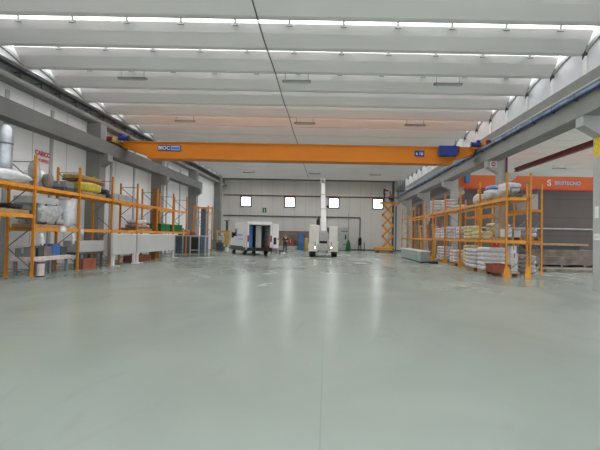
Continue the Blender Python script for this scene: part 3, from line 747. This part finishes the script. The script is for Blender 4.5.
# upper shelf
pallet(7.93, 19.75, RU, 'pallet under the near white pile on the right upper shelf', .8, 1.5)
sack('big_bag', 7.58, 8.3, 19.0, 20.5, RU + .14, RU + .72, 'sack', 'bulging white bag pile at the near end of the right upper shelf', 'bag', 3, .22, n=6)
t = thing('bag_frame', 'dark metal bracket lying in front of the near white bag pile', 'bracket', (7.95, 18.95, RU))
MB().bar((-.22, 0, .42), (.18, 0, .42), .03).bar((-.22, 0, .42), (-.22, 0, .2), .03).bar((-.2, 0, .02), (.2, .0, .26), .05).build('arm', M['black'], t)
MB().box(-.06, .16, -.02, .02, .16, .26).build('plate', M['dgrey'], t)
pallet(7.93, 21.4, RU, 'pallet under the white and blue bags on the right upper shelf', .8, 1.1)
sack('big_bag', 7.55, 8.3, 20.9, 21.9, RU + .14, RU + .6, 'sack', 'white bag under blue film on the right upper shelf', 'bag', 3, .22, n=5)
sack('blue_film', 7.6, 8.25, 21.0, 21.8, RU + .6, RU + .78, 'lightblue', 'blue plastic film on top of the white bag, right upper shelf', 'plastic film', 2.6, .25)
sack('big_bag', 7.45, 8.25, 22.3, 23.3, RU, RU + .5, 'pinksack', 'pale pink bag beyond the second post on the right upper shelf', 'bag', 3, .22, n=5)
sack('white_film', 7.4, 8.2, 25.6, 27.6, RU, RU + .18, 'film', 'flat white film sheet on the right upper shelf past the third post', 'plastic film', 2.4, .3, n=6)
load(7.6, 8.3, 28.9, 30.0, RU, RU + .75, 'pinksack', 'pinkish load on the right upper shelf left of the third column')
load(7.6, 8.3, 32.2, 33.4, RU, RU + .95, 'sack', 'white load on the right upper shelf beyond the third column')
# rear row goods
pallet(9.63, 21.8, 1.566, 'pallet on the rear right rack', .7, 1.5)
load(9.36, 9.9, 21.1, 22.6, 1.706, 2.15, 'greyfilm', 'grey film load on the rear right rack mid shelf')
carton('grey_carton', 9.36, 9.9, 21.1, 22.2, 3.016, 3.75, 'conc_light', 'grey beige carton on top of the rear right rack', 'box')
load(9.36, 9.9, 21.2, 22.6, 0, .85, 'greyfilm', 'grey film load on the floor under the rear right rack')
load(9.36, 9.9, 24.8, 26.6, 2.016, 2.5, 'ysack', 'straw coloured load on the rear right rack behind the second column')
load(9.36, 9.9, 24.2, 24.7, 2.016, 2.42, 'sack', 'white load on the rear right rack beside the second column')
# boards leaning in the far right bays
cols_ = ['timber', 'redbrown', 'ybrown', 'dgrey', 'redbrown', 'ybrown', 'timber', 'wood']
for k in range(8):
    y = (33.0, 33.9, 36.1, 37.0, 37.8, 41.2, 42.6, 43.6)[k]; h = 2.75 if k % 3 else 2.95
    Mx = Matrix.Rotation(math.radians(-5), 4, 'Y')
    solo('leaning_board', MB().box(-.03, .03, -.38, .38, 0, h, Mx), M[cols_[k]], '%s board leaning behind the far right rack, %s from the near end' % (
        ('weathered', 'red brown', 'yellow', 'dark grey', 'red brown', 'yellow', 'weathered', 'light wood')[k], ('first', 'second', 'third', 'fourth', 'fifth', 'sixth', 'seventh', 'last')[k]), 'board', (8.73, y, .0))
# pale green trough in front
t = thing('steel_trough', 'long pale green steel trough on the floor in front of the far right rack', 'trough', (6.32, 32.6, 0))
b = MB().box(-.26, .26, -3.9, 3.9, .06, .1)
for s in (-1, 1): b.box(s * .26 - .02, s * .26 + .02, -3.9, 3.9, .06, .72); b.box(-.26, .26, s * 3.88 - .02, s * 3.88 + .02, .06, .72)
b.build('body', M['palegreen'], t)
MB().box(-.3, -.22, -3.93, 3.93, .70, .76).box(.22, .3, -3.93, 3.93, .70, .76).box(-.3, .3, -3.95, -3.86, .70, .76).box(-.3, .3, 3.86, 3.95, .70, .76).build('rim', M['white'], t)
for k in range(7): MB().box(-.3, -.27, -3.6 + k * 1.2 - .04, -3.6 + k * 1.2 + .04, .06, .7).build('rib', M['palegreen'], t)
for y in (-3.2, 0, 3.2): MB().box(-.25, .25, y - .08, y + .08, 0, .06).build('skid', M['dgrey'], t)
coil(6.62, 27.9, 0, .28, .03, 'navy', 'dark blue cable coil on the floor before the pale green trough')

# ------------------------------------------------------------------ side bay goods
boards('sheet_stack', 12.3, 17.6, 27.2, 29.0, .12, .62, 'timber', 'lower long stack of weathered planks on the side bay floor', 'planks', 5)
boards('sheet_stack', 12.3, 16.4, 27.3, 28.9, .62, 1.02, 'timber', 'grey brown plank stack lying on the lower weathered planks in the side bay', 'planks', 4)
boards('sheet_stack', 12.3, 15.4, 27.4, 28.8, 1.02, 1.28, 'dgrey', 'dark sheets in the middle of the side bay stack', 'sheets', 3)
boards('sheet_stack', 12.2, 15.9, 27.3, 28.8, 1.28, 1.40, 'card', 'pale brown sheets on top of the side bay stack', 'sheets', 2)
for k in range(4):
    solo('bearer', MB().box(-.06, .06, -.9, .9, 0, .12), M['timber'], 'wooden bearer under the side bay plank stack, %s from the left' % ('first', 'second', 'third', 'last')[k], 'bearer', (12.8 + k * 1.4, 28.1, 0))
solo('wall_pipe', MB().tube([(10, YB - .34, 2.9), (35.5, YB - .34, 2.9)], .09, 8), M['lgrey'], 'pale horizontal pipe along the side bay back wall', 'pipe')
boards('sheet_stack', 11.0, 13.7, 22.6, 23.4, 0, .16, 'timber', 'low grey boards on the side bay floor in front of the plank stack', 'boards', 2)

# ------------------------------------------------------------------ van
def wheel(t, x, y, r, w, name='wheel'):
    o = MB().tube([(x - w / 2, y, r), (x - w / 2 + .02, y, r), (x + w / 2 - .02, y, r), (x + w / 2, y, r)], [r * .9, r, r, r * .9], 22).build(name, M['rubber'], t)
    sx = 1 if x > 0 else -1
    MB().tube([(x + sx * (w / 2 - .02), y, r), (x + sx * (w / 2 + .012), y, r)], [r * .6, r * .52], 16).build('hub', M['steel'], o)
    return o
def van():
    t = thing('van', 'white high roof delivery van parked with its rear doors open', 'van', (px(260, 35.2), 35.2, 0), math.radians(25))
    prof = [(0, .42), (0, 2.50), (.08, 2.58), (3.5, 2.62), (4.0, 2.42), (4.75, 1.55), (5.35, 1.32), (5.6, .95), (5.62, .42)]
    for s in (-1, 1):
        b = MB(); x = s * .98
        pts = [p for p in prof]
        b.prism(pts, 0, x - .03, x + .03); b.build('side_panel', M['bright'], t)
    b = MB().box(-.98, .98, .02, 3.5, 2.52, 2.62)
    b.prism([(3.5, 2.62), (4.0, 2.42), (4.75, 1.55), (4.68, 1.50), (3.95, 2.33), (3.48, 2.53)], 0, -.98, .98)
    b.build('roof', M['bright'], t)
    MB().prism([(4.7, .5), (4.7, 1.55), (5.35, 1.32), (5.6, .95), (5.62, .5)], 0, -.96, .96).build('bonnet', M['bright'], t)
    MB().prism([(4.06, 2.40), (4.72, 1.62), (4.74, 1.64), (4.08, 2.43)], 0, -.9, .9).build('windscreen', M['glassd'], t)
    for s in (-1, 1):
        MB().prism([(3.2, 1.45), (3.2, 2.1), (3.85, 2.1), (4.5, 1.45)], 0, s * 1.01 - .006, s * 1.01 + .006).build('cab_window', M['glassd'], t)
        MB().box(s * 1.0 - .1, s * 1.0 + .1, 4.3, 4.45, 1.35, 1.75, bev=.03).box(s * 1.12 - .06, s * 1.12 + .06, 4.28, 4.4, 1.3, 1.8, bev=.02).build('mirror', M['black'], t)
        MB().box(s * 1.015 - .012, s * 1.015 + .012, .5, 5.5, .30, .66).build('side_skirt', M['dgrey'], t)
        MB().box(s * .93 - .06, s * .93 + .06, -.05, .02, 1.05, 1.55).build('tail_light', M['red'], t)
        MB().box(s * .93 - .07, s * .93 + .07, -.02, .06, .45, 2.55).build('rear_pillar', M['bright'], t)
        for y in (1.15, 4.75): wheel(t, s * .88, y, .35, .22)
    MB().box(-.98, .98, -.02, .08, 2.38, 2.58).build('rear_header', M['bright'], t)
    MB().box(-.86, .86, .0, .03, 2.34, 2.42).build('door_seal', M['black'], t)
    MB().box(-.95, .95, .0, 4.6, .42, .58).build('load_floor', M['dgrey'], t)
    MB().box(-1.0, 1.0, -.16, .02, .32, .6, bev=.02).box(-.6, .6, -.2, -.1, .56, .6).build('bumper', M['black'], t)
    MB().box(-.94, .94, 3.0, 3.05, .58, 2.5).build('bulkhead', M['dgrey'], t)
    MB().box(-.95, .95, .4, 3.0, 2.44, 2.50).build('headliner', M['dgrey'], t)
    d = MB().box(0, .86, -.06, 0, .55, 2.5, bev=.015).build('rear_door', M['bright'], t, (1.02, 0, 0), rotz=math.radians(38))
    MB().box(.1, .5, -.075, -.06, .85, 1.4).build('door_pocket', M['black'], d)
    MB().box(.7, .78, -.09, -.06, 1.2, 1.35).build('handle', M['black'], d)
    d = MB().box(-1.10, -1.05, .05, .86, .6, 2.5, bev=.015).build('rear_door', M['bright'], t)
    MB().box(-1.115, -1.10, 1.05, 2.9, 1.5, 1.62).box(-1.02, -1.015, 1.0, 2.9, 1.2, 1.26).build('side_moulding', M['lightblue'], t)
    MB().box(-.9, -.5, .3, 2.2, .6, 2.25).build('tool_rack', M['blue2'], t)
    MB().box(-.95, -.88, .1, .16, .6, 2.3).build('grab_rail', M['dgrey'], t)
    return t
van()
solo('white_sheet', MB().box(-.22, .22, -.03, .03, 0, 1.72), M['offwhite'], 'white sheet standing in the open back of the van', 'panel',
     (px(260, 35.6) - .12, 35.75, .585), rz=math.radians(25))
carton('tool_case', px(265, 35.6), px(265, 35.6) + .5, 36.0, 36.5, .585, .95, 'redbrown', 'reddish tool case on the floor inside the open van', 'tool case')

# ------------------------------------------------------------------ compact mobile crane
def truck():
    Y = 34.0
    t = thing('mobile_crane', 'white pick and carry crane with lit headlamps and raised telescopic boom', 'mobile crane', (px(323.5, Y), Y, 0))
    MB().box(-.95, .95, .3, 4.2, .42, .85, bev=.04).build('chassis', M['cream'], t)
    b = MB().box(-1.08, -.32, .12, 2.2, .55, 2.42, bev=.06); b.build('left_tower', M['cream'], t)
    b = MB().box(.42, 1.08, .12, 2.2, .55, 2.32, bev=.06); b.build('right_tower', M['cream'], t)
    MB().prism([(-1.12, .42), (-1.12, 1.05), (-.4, 1.05), (-.36, .7), (-.5, .42)], 1, .02, .3).build('fender', M['cream'], t)
    MB().prism([(1.12, .42), (1.12, 1.05), (.45, 1.05), (.41, .7), (.55, .42)], 1, .02, .3).build('fender', M['cream'], t)
    g = MB().box(-.40, .34, -.16, .4, .38, 1.02, bev=.03).build('front_plate', M['offwhite'], t)
    MB().box(-.2, .18, -.19, -.16, .50, .90).build('badge', M['lgrey'], g)
    MB().box(-.16, .14, -.2, -.19, .80, .83).box(-.16, .14, -.2, -.19, .57, .60).tube([(-.01, -.2, .7), (-.01, -.19, .7)], .1, 16).build('badge_lines', M['offwhite'], g)
    MB().box(-.36, .32, -.12, .2, .16, .36, bev=.01).build('tow_plate', M['offwhite'], t)
    for x in (-.34, .27): MB().tube([(x, -.22, .46), (x, -.14, .46)], .05, 10).build('tow_pin', M['black'], t)
    for x in (-.61, .62):
        l = MB().tube([(x, -.04, .72), (x, .03, .72)], .12, 16).build('headlamp_housing', M['dgrey'], t)
        MB().tube([(x, -.055, .72), (x, -.04, .72)], .065, 16).build('headlamp_lens', M['lamp'], l)
        MB().box(x - .02, x + .02, -.02, .02, .86, 1.15).build('lamp_stalk', M['dgrey'], t)
    MB().box(-.3, .3, .4, 1.6, 1.0, 1.25).build('turntable', M['black'], t)
    MB().prism([(-.38, 1.35), (-.28, 1.22), (.30, 1.22), (.40, 1.35), (.40, 1.75), (.28, 1.98), (-.28, 1.98), (-.38, 1.75)], 1, .2, 1.6).build('boom_cradle', M['lgrey'], t)
    MB().box(.28, .42, .3, .9, 1.4, 2.25).build('ram_guard', M['black'], t)
    # telescopic boom, steeply raised and leaning slightly to its right
    p0, p3 = Vector((.02, .9, 1.85)), Vector((-.13, 2.6, 5.95))
    L = p3 - p0
    for k, (a, c, w) in enumerate(((0, .45, .38), (.42, .74, .33), (.72, .985, .27))):
        MB().bar(p0 + L * a, p0 + L * c, w, w).build('boom_section', M['bright'], t)
        MB().bar(p0 + L * (c - .015), p0 + L * c, w + .05, w + .05).build('boom_collar', M['offwhite'], t)
    h = MB().box(-.19, -.12, -.28, .2, -.1, .32, Matrix.Translation(p3)).box(.12, .19, -.28, .2, -.1, .32, Matrix.Translation(p3)).box(-.19, .19, -.05, .2, -.1, .1, Matrix.Translation(p3)).build('boom_head', M['white'], t)
    for q in (-.15, .12):
        MB().tube([(p3.x - .1, p3.y + q, p3.z + .16), (p3.x + .1, p3.y + q, p3.z + .16)], .11, 14).build('sheave', M['lgrey'], h)
    MB().tube([(p3.x - .21, p3.y - .15, p3.z + .16), (p3.x + .21, p3.y - .15, p3.z + .16)], .05, 8).build('pin', M['black'], h)
    MB().box(.22, .40, 1.9, 2.05, 3.85, 4.05).bar((.1, 1.9, 3.95), (.3, 1.95, 3.95), .04).build('limit_switch', M['black'], t)
    MB().tube([(-.42, .7, 2.42), (-.42, .75, 2.75), (-.36, .8, 3.1)], [.14, .15, .06], 10).build('hose_reel', M['black'], t)
    for x in (-.85, .85):
        for y in (.55, 3.3): wheel(t, x, y, .40, .42)
    MB().box(1.1, 1.2, .5, .7, 1.05, 1.2).build('mirror', M['white'], t)
    return t
truck()

# ------------------------------------------------------------------ scissor lift
def lift():
    Y = 46.8
    t = thing('scissor_lift', 'amber scissor lift raised beside the right back corner with two workers on it', 'scissor lift', (6.05, Y, 0))
    MB().box(-1.0, .95, -.1, 1.1, .18, .52, bev=.04).build('base', M['lift'], t)
    MB().box(-1.0, .95, -.12, .0, .1, .22).build('side_skirt', M['dgrey'], t)
    for x in (-.75, .7):
        for y in (.0, 1.0): MB().tube([(x, y - .08, .17), (x, y + .08, .17)], .17, 16).build('wheel', M['rubber'], t)
    z0, z1, n = .55, 5.08, 4; hh = (z1 - z0) / n; xa, xb = -.2, .88
    for k in range(n):
        a, c = z0 + k * hh, z0 + (k + 1) * hh
        for y in (.1, .9):
            MB().bar((xa, y, a), (xb, y, c), .07, .13).build('scissor_arm', M['lift'], t)
            MB().bar((xb, y + .08, a), (xa, y + .08, c), .07, .13).build('scissor_arm', M['lift'], t)
        MB().tube([(xa, .05, c), (xa, 1.0, c)], .05, 8).tube([(xb, .05, c), (xb, 1.0, c)], .05, 8).tube([((xa + xb) / 2, .05, a + hh / 2), ((xa + xb) / 2, 1.0, a + hh / 2)], .05, 8).build('pivot_pin', M['dgrey'], t)
    MB().tube([(.1, .5, .7), (.7, .5, 2.2)], .07, 10).build('lift_ram', M['steel'], t)
    MB().box(-.55, 1.55, -.05, 1.1, 5.1, 5.26).build('platform', M['lift'], t)
    MB().box(-.95, -.3, .1, .95, 5.14, 5.22).build('platform_extension', M['mgrey'], t)
    for y in (1.08,):
        for x in (-.5, .15, .85, 1.5): MB().tube([(x, y, 5.26), (x, y, 6.2)], .014, 6).build('rail_post', M['brace'], t)
        MB().tube([(-.5, y, 6.2), (1.5, y, 6.2)], .014, 6).build('guard_rail', M['brace'], t)
        MB().tube([(-.5, y, 5.8), (1.5, y, 5.8)], .012, 6).build('guard_rail', M['brace'], t)
    for x in (1.52,):
        MB().tube([(x, 0, 5.26), (x, 0, 6.2), (x, 1.05, 6.2)], .014, 6).build('guard_rail', M['brace'], t)
    MB().box(.78, .95, -.1, .02, .2, .44).build('label_plate', M['black'], t)
    return t
lift()

# ------------------------------------------------------------------ people
def skin_mesh(name, J, bones, scale=1., root=None, extra=None, sub=2):
    names = sorted({n for e in bones for n in e}); idx = {n: i for i, n in enumerate(names)}
    me = bpy.data.meshes.new(name); me.from_pydata([J[n][0] for n in names], [(idx[a], idx[c]) for a, c in bones], [])
    o = bpy.data.objects.new(name, me); COL.objects.link(o)
    o.modifiers.new('s', 'SKIN').use_smooth_shade = True
    sm = o.modifiers.new('d', 'SUBSURF'); sm.levels = sub; sm.render_levels = sub
    if not me.skin_vertices: me.attributes  # layer appears with the modifier
    lay = me.skin_vertices[0].data
    for n in names:
        r = J[n][1] * scale; lay[idx[n]].radius = (r, r); lay[idx[n]].use_root = (n == root)
    dg = bpy.context.evaluated_depsgraph_get(); dg.update()
    m2 = bpy.data.meshes.new_from_object(o.evaluated_get(dg)); bpy.data.objects.remove(o)
    b = MB(); b.b.from_mesh(m2)
    if extra: extra(b)
    return b
def person(label, loc, rz, pose, top='navy', legs='denim'):
    """figure faces local -Y; pose overrides joint positions"""
    J = {'pelvis': ((0, 0, .95), .13), 'waist': ((0, 0, 1.10), .125), 'chest': ((0, .0, 1.32), .14), 'neck': ((0, 0, 1.47), .058), 'head0': ((0, -.015, 1.55), .06),
         'shoL': ((.17, 0, 1.40), .068), 'elbL': ((.23, .02, 1.12), .047), 'wriL': ((.24, -.06, .88), .032),
         'shoR': ((-.17, 0, 1.40), .068), 'elbR': ((-.23, .02, 1.12), .047), 'wriR': ((-.24, -.06, .88), .032),
         'hipL': ((.095, 0, .90), .095), 'kneL': ((.11, -.01, .50), .06), 'ankL': ((.12, .02, .10), .043), 'toeL': ((.13, -.14, .04), .035),
         'hipR': ((-.095, 0, .90), .095), 'kneR': ((-.11, -.01, .50), .06), 'ankR': ((-.12, .02, .10), .043), 'toeR': ((-.13, -.14, .04), .035)}
    for k, v in pose.items(): J[k] = (v, J[k][1])
    T = [('pelvis', 'waist'), ('waist', 'chest'), ('chest', 'neck')]
    A = [e for s in 'LR' for e in (('chest', 'sho' + s), ('sho' + s, 'elb' + s), ('elb' + s, 'wri' + s))]
    Lg = [e for s in 'LR' for e in (('pelvis', 'hip' + s), ('hip' + s, 'kne' + s), ('kne' + s, 'ank' + s))]
    Ft = [('ankL', 'toeL'), ('ankR', 'toeR')]
    hc = Vector(J['head0'][0]) + (Vector(J['head0'][0]) - Vector(J['neck'][0])).normalized() * .09
    def extra(b):
        r = bmesh.ops.create_uvsphere(b.b, u_segments=16, v_segments=12, radius=1, matrix=Matrix.Translation(hc) @ Matrix.Diagonal((.078, .098, .118, 1)))
        b.blob(hc.x - .014, hc.x + .014, hc.y - .118, hc.y - .085, hc.z - .035, hc.z + .02, 2.4, 0, 0, 2)
        for s in (-1, 1): b.blob(hc.x + s * .08 - .012, hc.x + s * .08 + .012, hc.y - .02, hc.y + .025, hc.z - .035, hc.z + .03, 2.4, 0, 0, 2)
        for s in 'LR':
            w = Vector(J['wri' + s][0]); e = Vector(J['elb' + s][0]); d = (w - e).normalized()
            sd = Vector((0, 1, 0)).cross(d); sd = sd.normalized() if sd.length > .2 else Vector((1, 0, 0)); nn = d.cross(sd)
            b.tube([w - d * .02, w + d * .03, w + d * .085], [.028, .036, .034], 8)
            for k, ln in enumerate((.068, .078, .072, .055)):
                p = w + d * .08 + sd * (-.027 + .018 * k)
                b.tube([p - d * .01, p + d * ln * .5, p + d * ln * .85 + nn * .015, p + d * ln + nn * .03], [.009, .0088, .008, .006], 6)
            p = w + d * .03 - sd * .03
            b.tube([p, p - sd * .025 + d * .025, p - sd * .03 + d * .055 + nn * .01], [.011, .010, .007], 6)
    t = thing('person', label, 'person', loc, rz)
    body = skin_mesh('body', J, T + A + Lg + Ft + [('neck', 'head0')], 1., 'pelvis', extra).build('body', M['skin'], t, smooth=True)
    skin_mesh('jacket', J, T[:2] + A, 1.13, 'waist').build('jacket', M[top], t, smooth=True)
    skin_mesh('trousers', J, Lg + T[:1], 1.12, 'pelvis').build('trousers', M[legs], t, smooth=True)
    for s in 'LR':
        a, c = Vector(J['ank' + s][0]), Vector(J['toe' + s][0])
        MB().tube([a + Vector((0, .03, .02)), a + Vector((0, .02, -.05)), (a + c) / 2 + Vector((0, 0, -.015)), c], [.05, .055, .052, .042], 10).build('shoe', M['black'], t, smooth=True)
    b = MB(); bmesh.ops.create_uvsphere(b.b, u_segments=14, v_segments=10, radius=1, matrix=Matrix.Translation(hc + Vector((0, .018, .03))) @ Matrix.Diagonal((.085, .098, .105, 1)))
    b.build('hair', M['hair'], t, smooth=True)
    for s in (-1, 1): MB().blob(hc.x + s * .03 - .01, hc.x + s * .03 + .01, hc.y - .1, hc.y - .085, hc.z, hc.z + .014, 2, 0, 0, 2).build('eye', M['black'], t)
    MB().box(hc.x - .022, hc.x + .022, hc.y - .092, hc.y - .08, hc.z - .062, hc.z - .054).build('mouth', M['maroon'], t)
    return t
person('person in dark work clothes standing behind the white van with hands together', (px(285.5, 41.4), 41.4, 0), math.radians(35),
       {'elbL': (.25, -.06, 1.14), 'wriL': (.10, -.26, 1.10), 'elbR': (-.25, -.06, 1.14), 'wriR': (-.08, -.26, 1.08)})
person('person in black standing on the scissor lift platform, reaching out with both arms', (5.98, 47.3, 5.262), math.radians(80),
       {'chest': (0, -.02, 1.33), 'neck': (0, -.07, 1.48), 'head0': (0, -.11, 1.55), 'elbL': (.22, -.2, 1.22), 'wriL': (.16, -.44, 1.2), 'elbR': (-.22, -.22, 1.25), 'wriR': (-.16, -.46, 1.24)}, 'black', 'black')
person('person crouching on the scissor lift platform to the right of the standing worker', (6.75, 47.35, 5.262), math.radians(-70),
       {'pelvis': (0, .12, .36), 'waist': (0, .06, .50), 'chest': (0, -.06, .70), 'neck': (0, -.12, .84), 'head0': (0, -.15, .92), 'shoL': (.17, -.06, .78), 'shoR': (-.17, -.06, .78),
        'elbL': (.24, -.2, .58), 'wriL': (.16, -.4, .56), 'elbR': (-.24, -.2, .58), 'wriR': (-.16, -.4, .52), 'hipL': (.1, .1, .34), 'hipR': (-.1, .1, .34),
        'kneL': (.16, -.25, .46), 'kneR': (-.16, -.27, .44)}, 'timber', 'navy')

# ------------------------------------------------------------------ along the back wall
def X(u, Y=50.0): return px(u, Y)
b = MB()
t = thing('drilling_machine', 'yellow and grey drilling machine with a tall mast at the back left', 'machine', (X(222, 44), 44, 0))
MB().box(-.45, .1, -.3, .5, 0, .75, bev=.03).build('base', M['dgrey'], t)
MB().box(-.25, -.0, -.2, .2, .75, 1.5).build('column', M['timber'], t)
MB().box(-.55, .75, -.1, .15, 1.75, 1.95).box(-.5, -.4, -.1, .1, .8, 1.8).box(.5, .62, -.1, .1, .0, 1.8).build('frame', M['ybrown'], t)
MB().box(-.3, .3, -.35, -.1, 1.0, 1.42, bev=.02).build('head', M['offwhite'], t)
MB().box(.35, .55, .1, .3, 0, 2.95).box(.15, .75, .15, .25, 2.9, 2.96).build('mast', M['dgrey'], t)
MB().box(.2, .7, -.05, .3, .6, 1.7).build('gearbox', M['ybrown'], t)
t = thing('electric_cabinet', 'grey cabinet on the floor against the left back corner', 'cabinet', (-11.75, 47.4, 0))
MB().box(-.3, .1, 0, .5, 0, 1.0, bev=.02).build('body', M['dgrey'], t); MB().box(-.28, .08, -.01, 0, .06, .94).build('door', M['mgrey'], t)
boards('board_wall', X(275.5), X(309.5), 50.8, 51.3, 0, 2.1, 'timber', 'long brown board stack leaning by the back wall behind the standing person', 'boards', 7)
carton('brown_case', X(276), X(283), 49.9, 50.5, .42, 1.2, 'wood', 'brown case in front of the board stack, left of the standing person', 'box')
carton('red_case', X(287.5), X(294.5), 49.8, 50.5, .42, 1.22, 'redbrown', 'orange red case in front of the board stack, right of the standing person', 'box')
boards('white_beam', X(274), X(297.5), 49.3, 50.6, .0, .42, 'lgrey', 'long pale beam pack on the floor before the board stack', 'beams', 2)
t = thing('blue_cabinet', 'narrow blue cabinet between the red case and the mobile crane', 'cabinet', (X(301.7, 49.2), 49.2, 0))
MB().box(-.3, .3, 0, .5, 0, 1.85, bev=.015).build('body', M['blue2'], t); MB().box(-.28, -.005, -.015, 0, .1, 1.8).box(.005, .28, -.015, 0, .1, 1.8).build('door', M['blue2'], t)
MB().box(.03, .05, -.03, -.015, .85, 1.05).build('handle', M['steel'], t)
sack('brown_drum', X(305.5), X(309), 48.6, 49.0, 0, 1.35, 'ybrown', 'yellow brown bundle right of the blue cabinet', 'bundle', 4, .1)
# tool clutter at the van
t = thing('tool_trolley', 'low dark tool trolley on the floor behind the van door', 'trolley', (px(274.5, 38.5), 38.5, 0))
MB().box(-.28, .28, -.2, .2, .12, .42, bev=.02).build('tray', M['mgrey'], t)
for x in (-.22, .22):
    for y in (-.15, .15): MB().tube([(x - .02, y, .06), (x + .02, y, .06)], .06, 10).build('castor', M['black'], t)
MB().tube([(-.28, 0, .4), (-.45, 0, .75), (-.45, .15, .75)], .018, 6).build('handle', M['dgrey'], t)
carton('tool_case', px(280, 39), px(280, 39) + .35, 39, 39.4, 0, .3, 'dgrey', 'dark tool case on the floor left of the standing person', 'tool case')
coil(px(283.5, 38.6), 38.6, 0, .2, .02, 'white', 'pale cable coil on the floor before the standing person')
t = thing('white_bucket', 'white bucket on the floor left of the van', 'bucket', (px(227.5, 42), 42, 0))
MB().tube([(0, 0, 0), (0, 0, .36)], [.14, .18], 16).build('pail', M['white'], t); MB().tube([(0, 0, .33), (0, 0, .37)], .19, 16).build('rim', M['white'], t)
# right of the mobile crane
t = thing('white_cabinet', 'tall pale cabinet with dark slots against the back wall right of the mobile crane', 'cabinet', (X(343.5, 50.6), 50.6, 0))
MB().box(-.62, .58, 0, .7, .05, 2.6, bev=.02).build('body', M['lgrey'], t)
MB().box(-.2, .5, -.015, 0, 2.12, 2.2).box(-.05, .4, -.015, 0, .66, .74).build('vent_slot', M['dgrey'], t)
MB().box(.18, .32, -.05, 0, 1.25, 1.75).build('switch_box', M['black'], t)
solo('net_bundle', MB().tube([(0, 0, 0), (0, 0, .5), (0, 0, .95), (0, 0, 1.25)], [.32, .27, .18, .05], 14), M['dgreen'], 'green net bundle standing at the back wall', 'net', (X(348.6), 49.9, 0), smooth=True)
solo('hose', MB().tube([(0, 0, 1.27), (0, 0, 2.0), (.0, 0, 4.2)], [.06, .03, .02], 8), M['mgrey'], 'thin hose hanging down to the green net bundle', 'hose', (X(348.4), 50.0, 0))
t = thing('hose_reel', 'black hose bundle hanging at the end of the dark back wall pipe', 'hose reel', (3.82, 51.86, 0))
MB().blob(-.2, .2, -.1, .1, .55, 1.5, 2.8, .15, 91, 4).box(-.05, .05, -.05, .05, 1.4, 1.75).build('coil', M['black'], t)
MB().tube([(-.12, 0, .7), (-.16, 0, .3), (-.1, 0, 0)], .05, 8).tube([(.1, 0, .7), (.14, 0, .2), (.2, 0, 0)], .05, 8).build('hose_tail', M['black'], t)
solo('floor_post', MB().tube([(0, 0, 0), (0, 0, .08), (0, 0, .09), (0, 0, .95)], [.14, .14, .05, .045], 10), M['black'], 'short black post on the floor at the back wall', 'post', (X(364.6), 50, 0))
struct('baseboard_back', MB().box(XL, 9, YB - .06, YB, 0, .14), M['dgrey'])

# ------------------------------------------------------------------ light and camera
w = bpy.data.worlds.new('overcast sky'); SC.world = w; w.use_nodes = True
bg = w.node_tree.nodes['Background']; bg.inputs[0].default_value = (.93, .97, 1, 1); bg.inputs[1].default_value = 1.6

cam = bpy.data.cameras.new('camera'); co = bpy.data.objects.new('camera', cam); COL.objects.link(co)
cam.sensor_width = 36; cam.lens = 27; cam.clip_end = 300
cam.shift_x = -27 / 600
co.matrix_world = Matrix.Translation((0, 0, EYE)) @ Matrix.Rotation(PI / 2 + 11 / 450, 4, 'X') @ Matrix.Rotation(.0185, 4, 'Z')
SC.camera = co
vs = SC.view_settings; SC.display_settings.display_device = 'sRGB'
vs.view_transform = 'Standard'; vs.look = 'None'; vs.exposure = 0; vs.gamma = 1; vs.use_curve_mapping = False
SC.cycles.max_bounces = 8; SC.cycles.diffuse_bounces = 5; SC.cycles.use_denoising = True
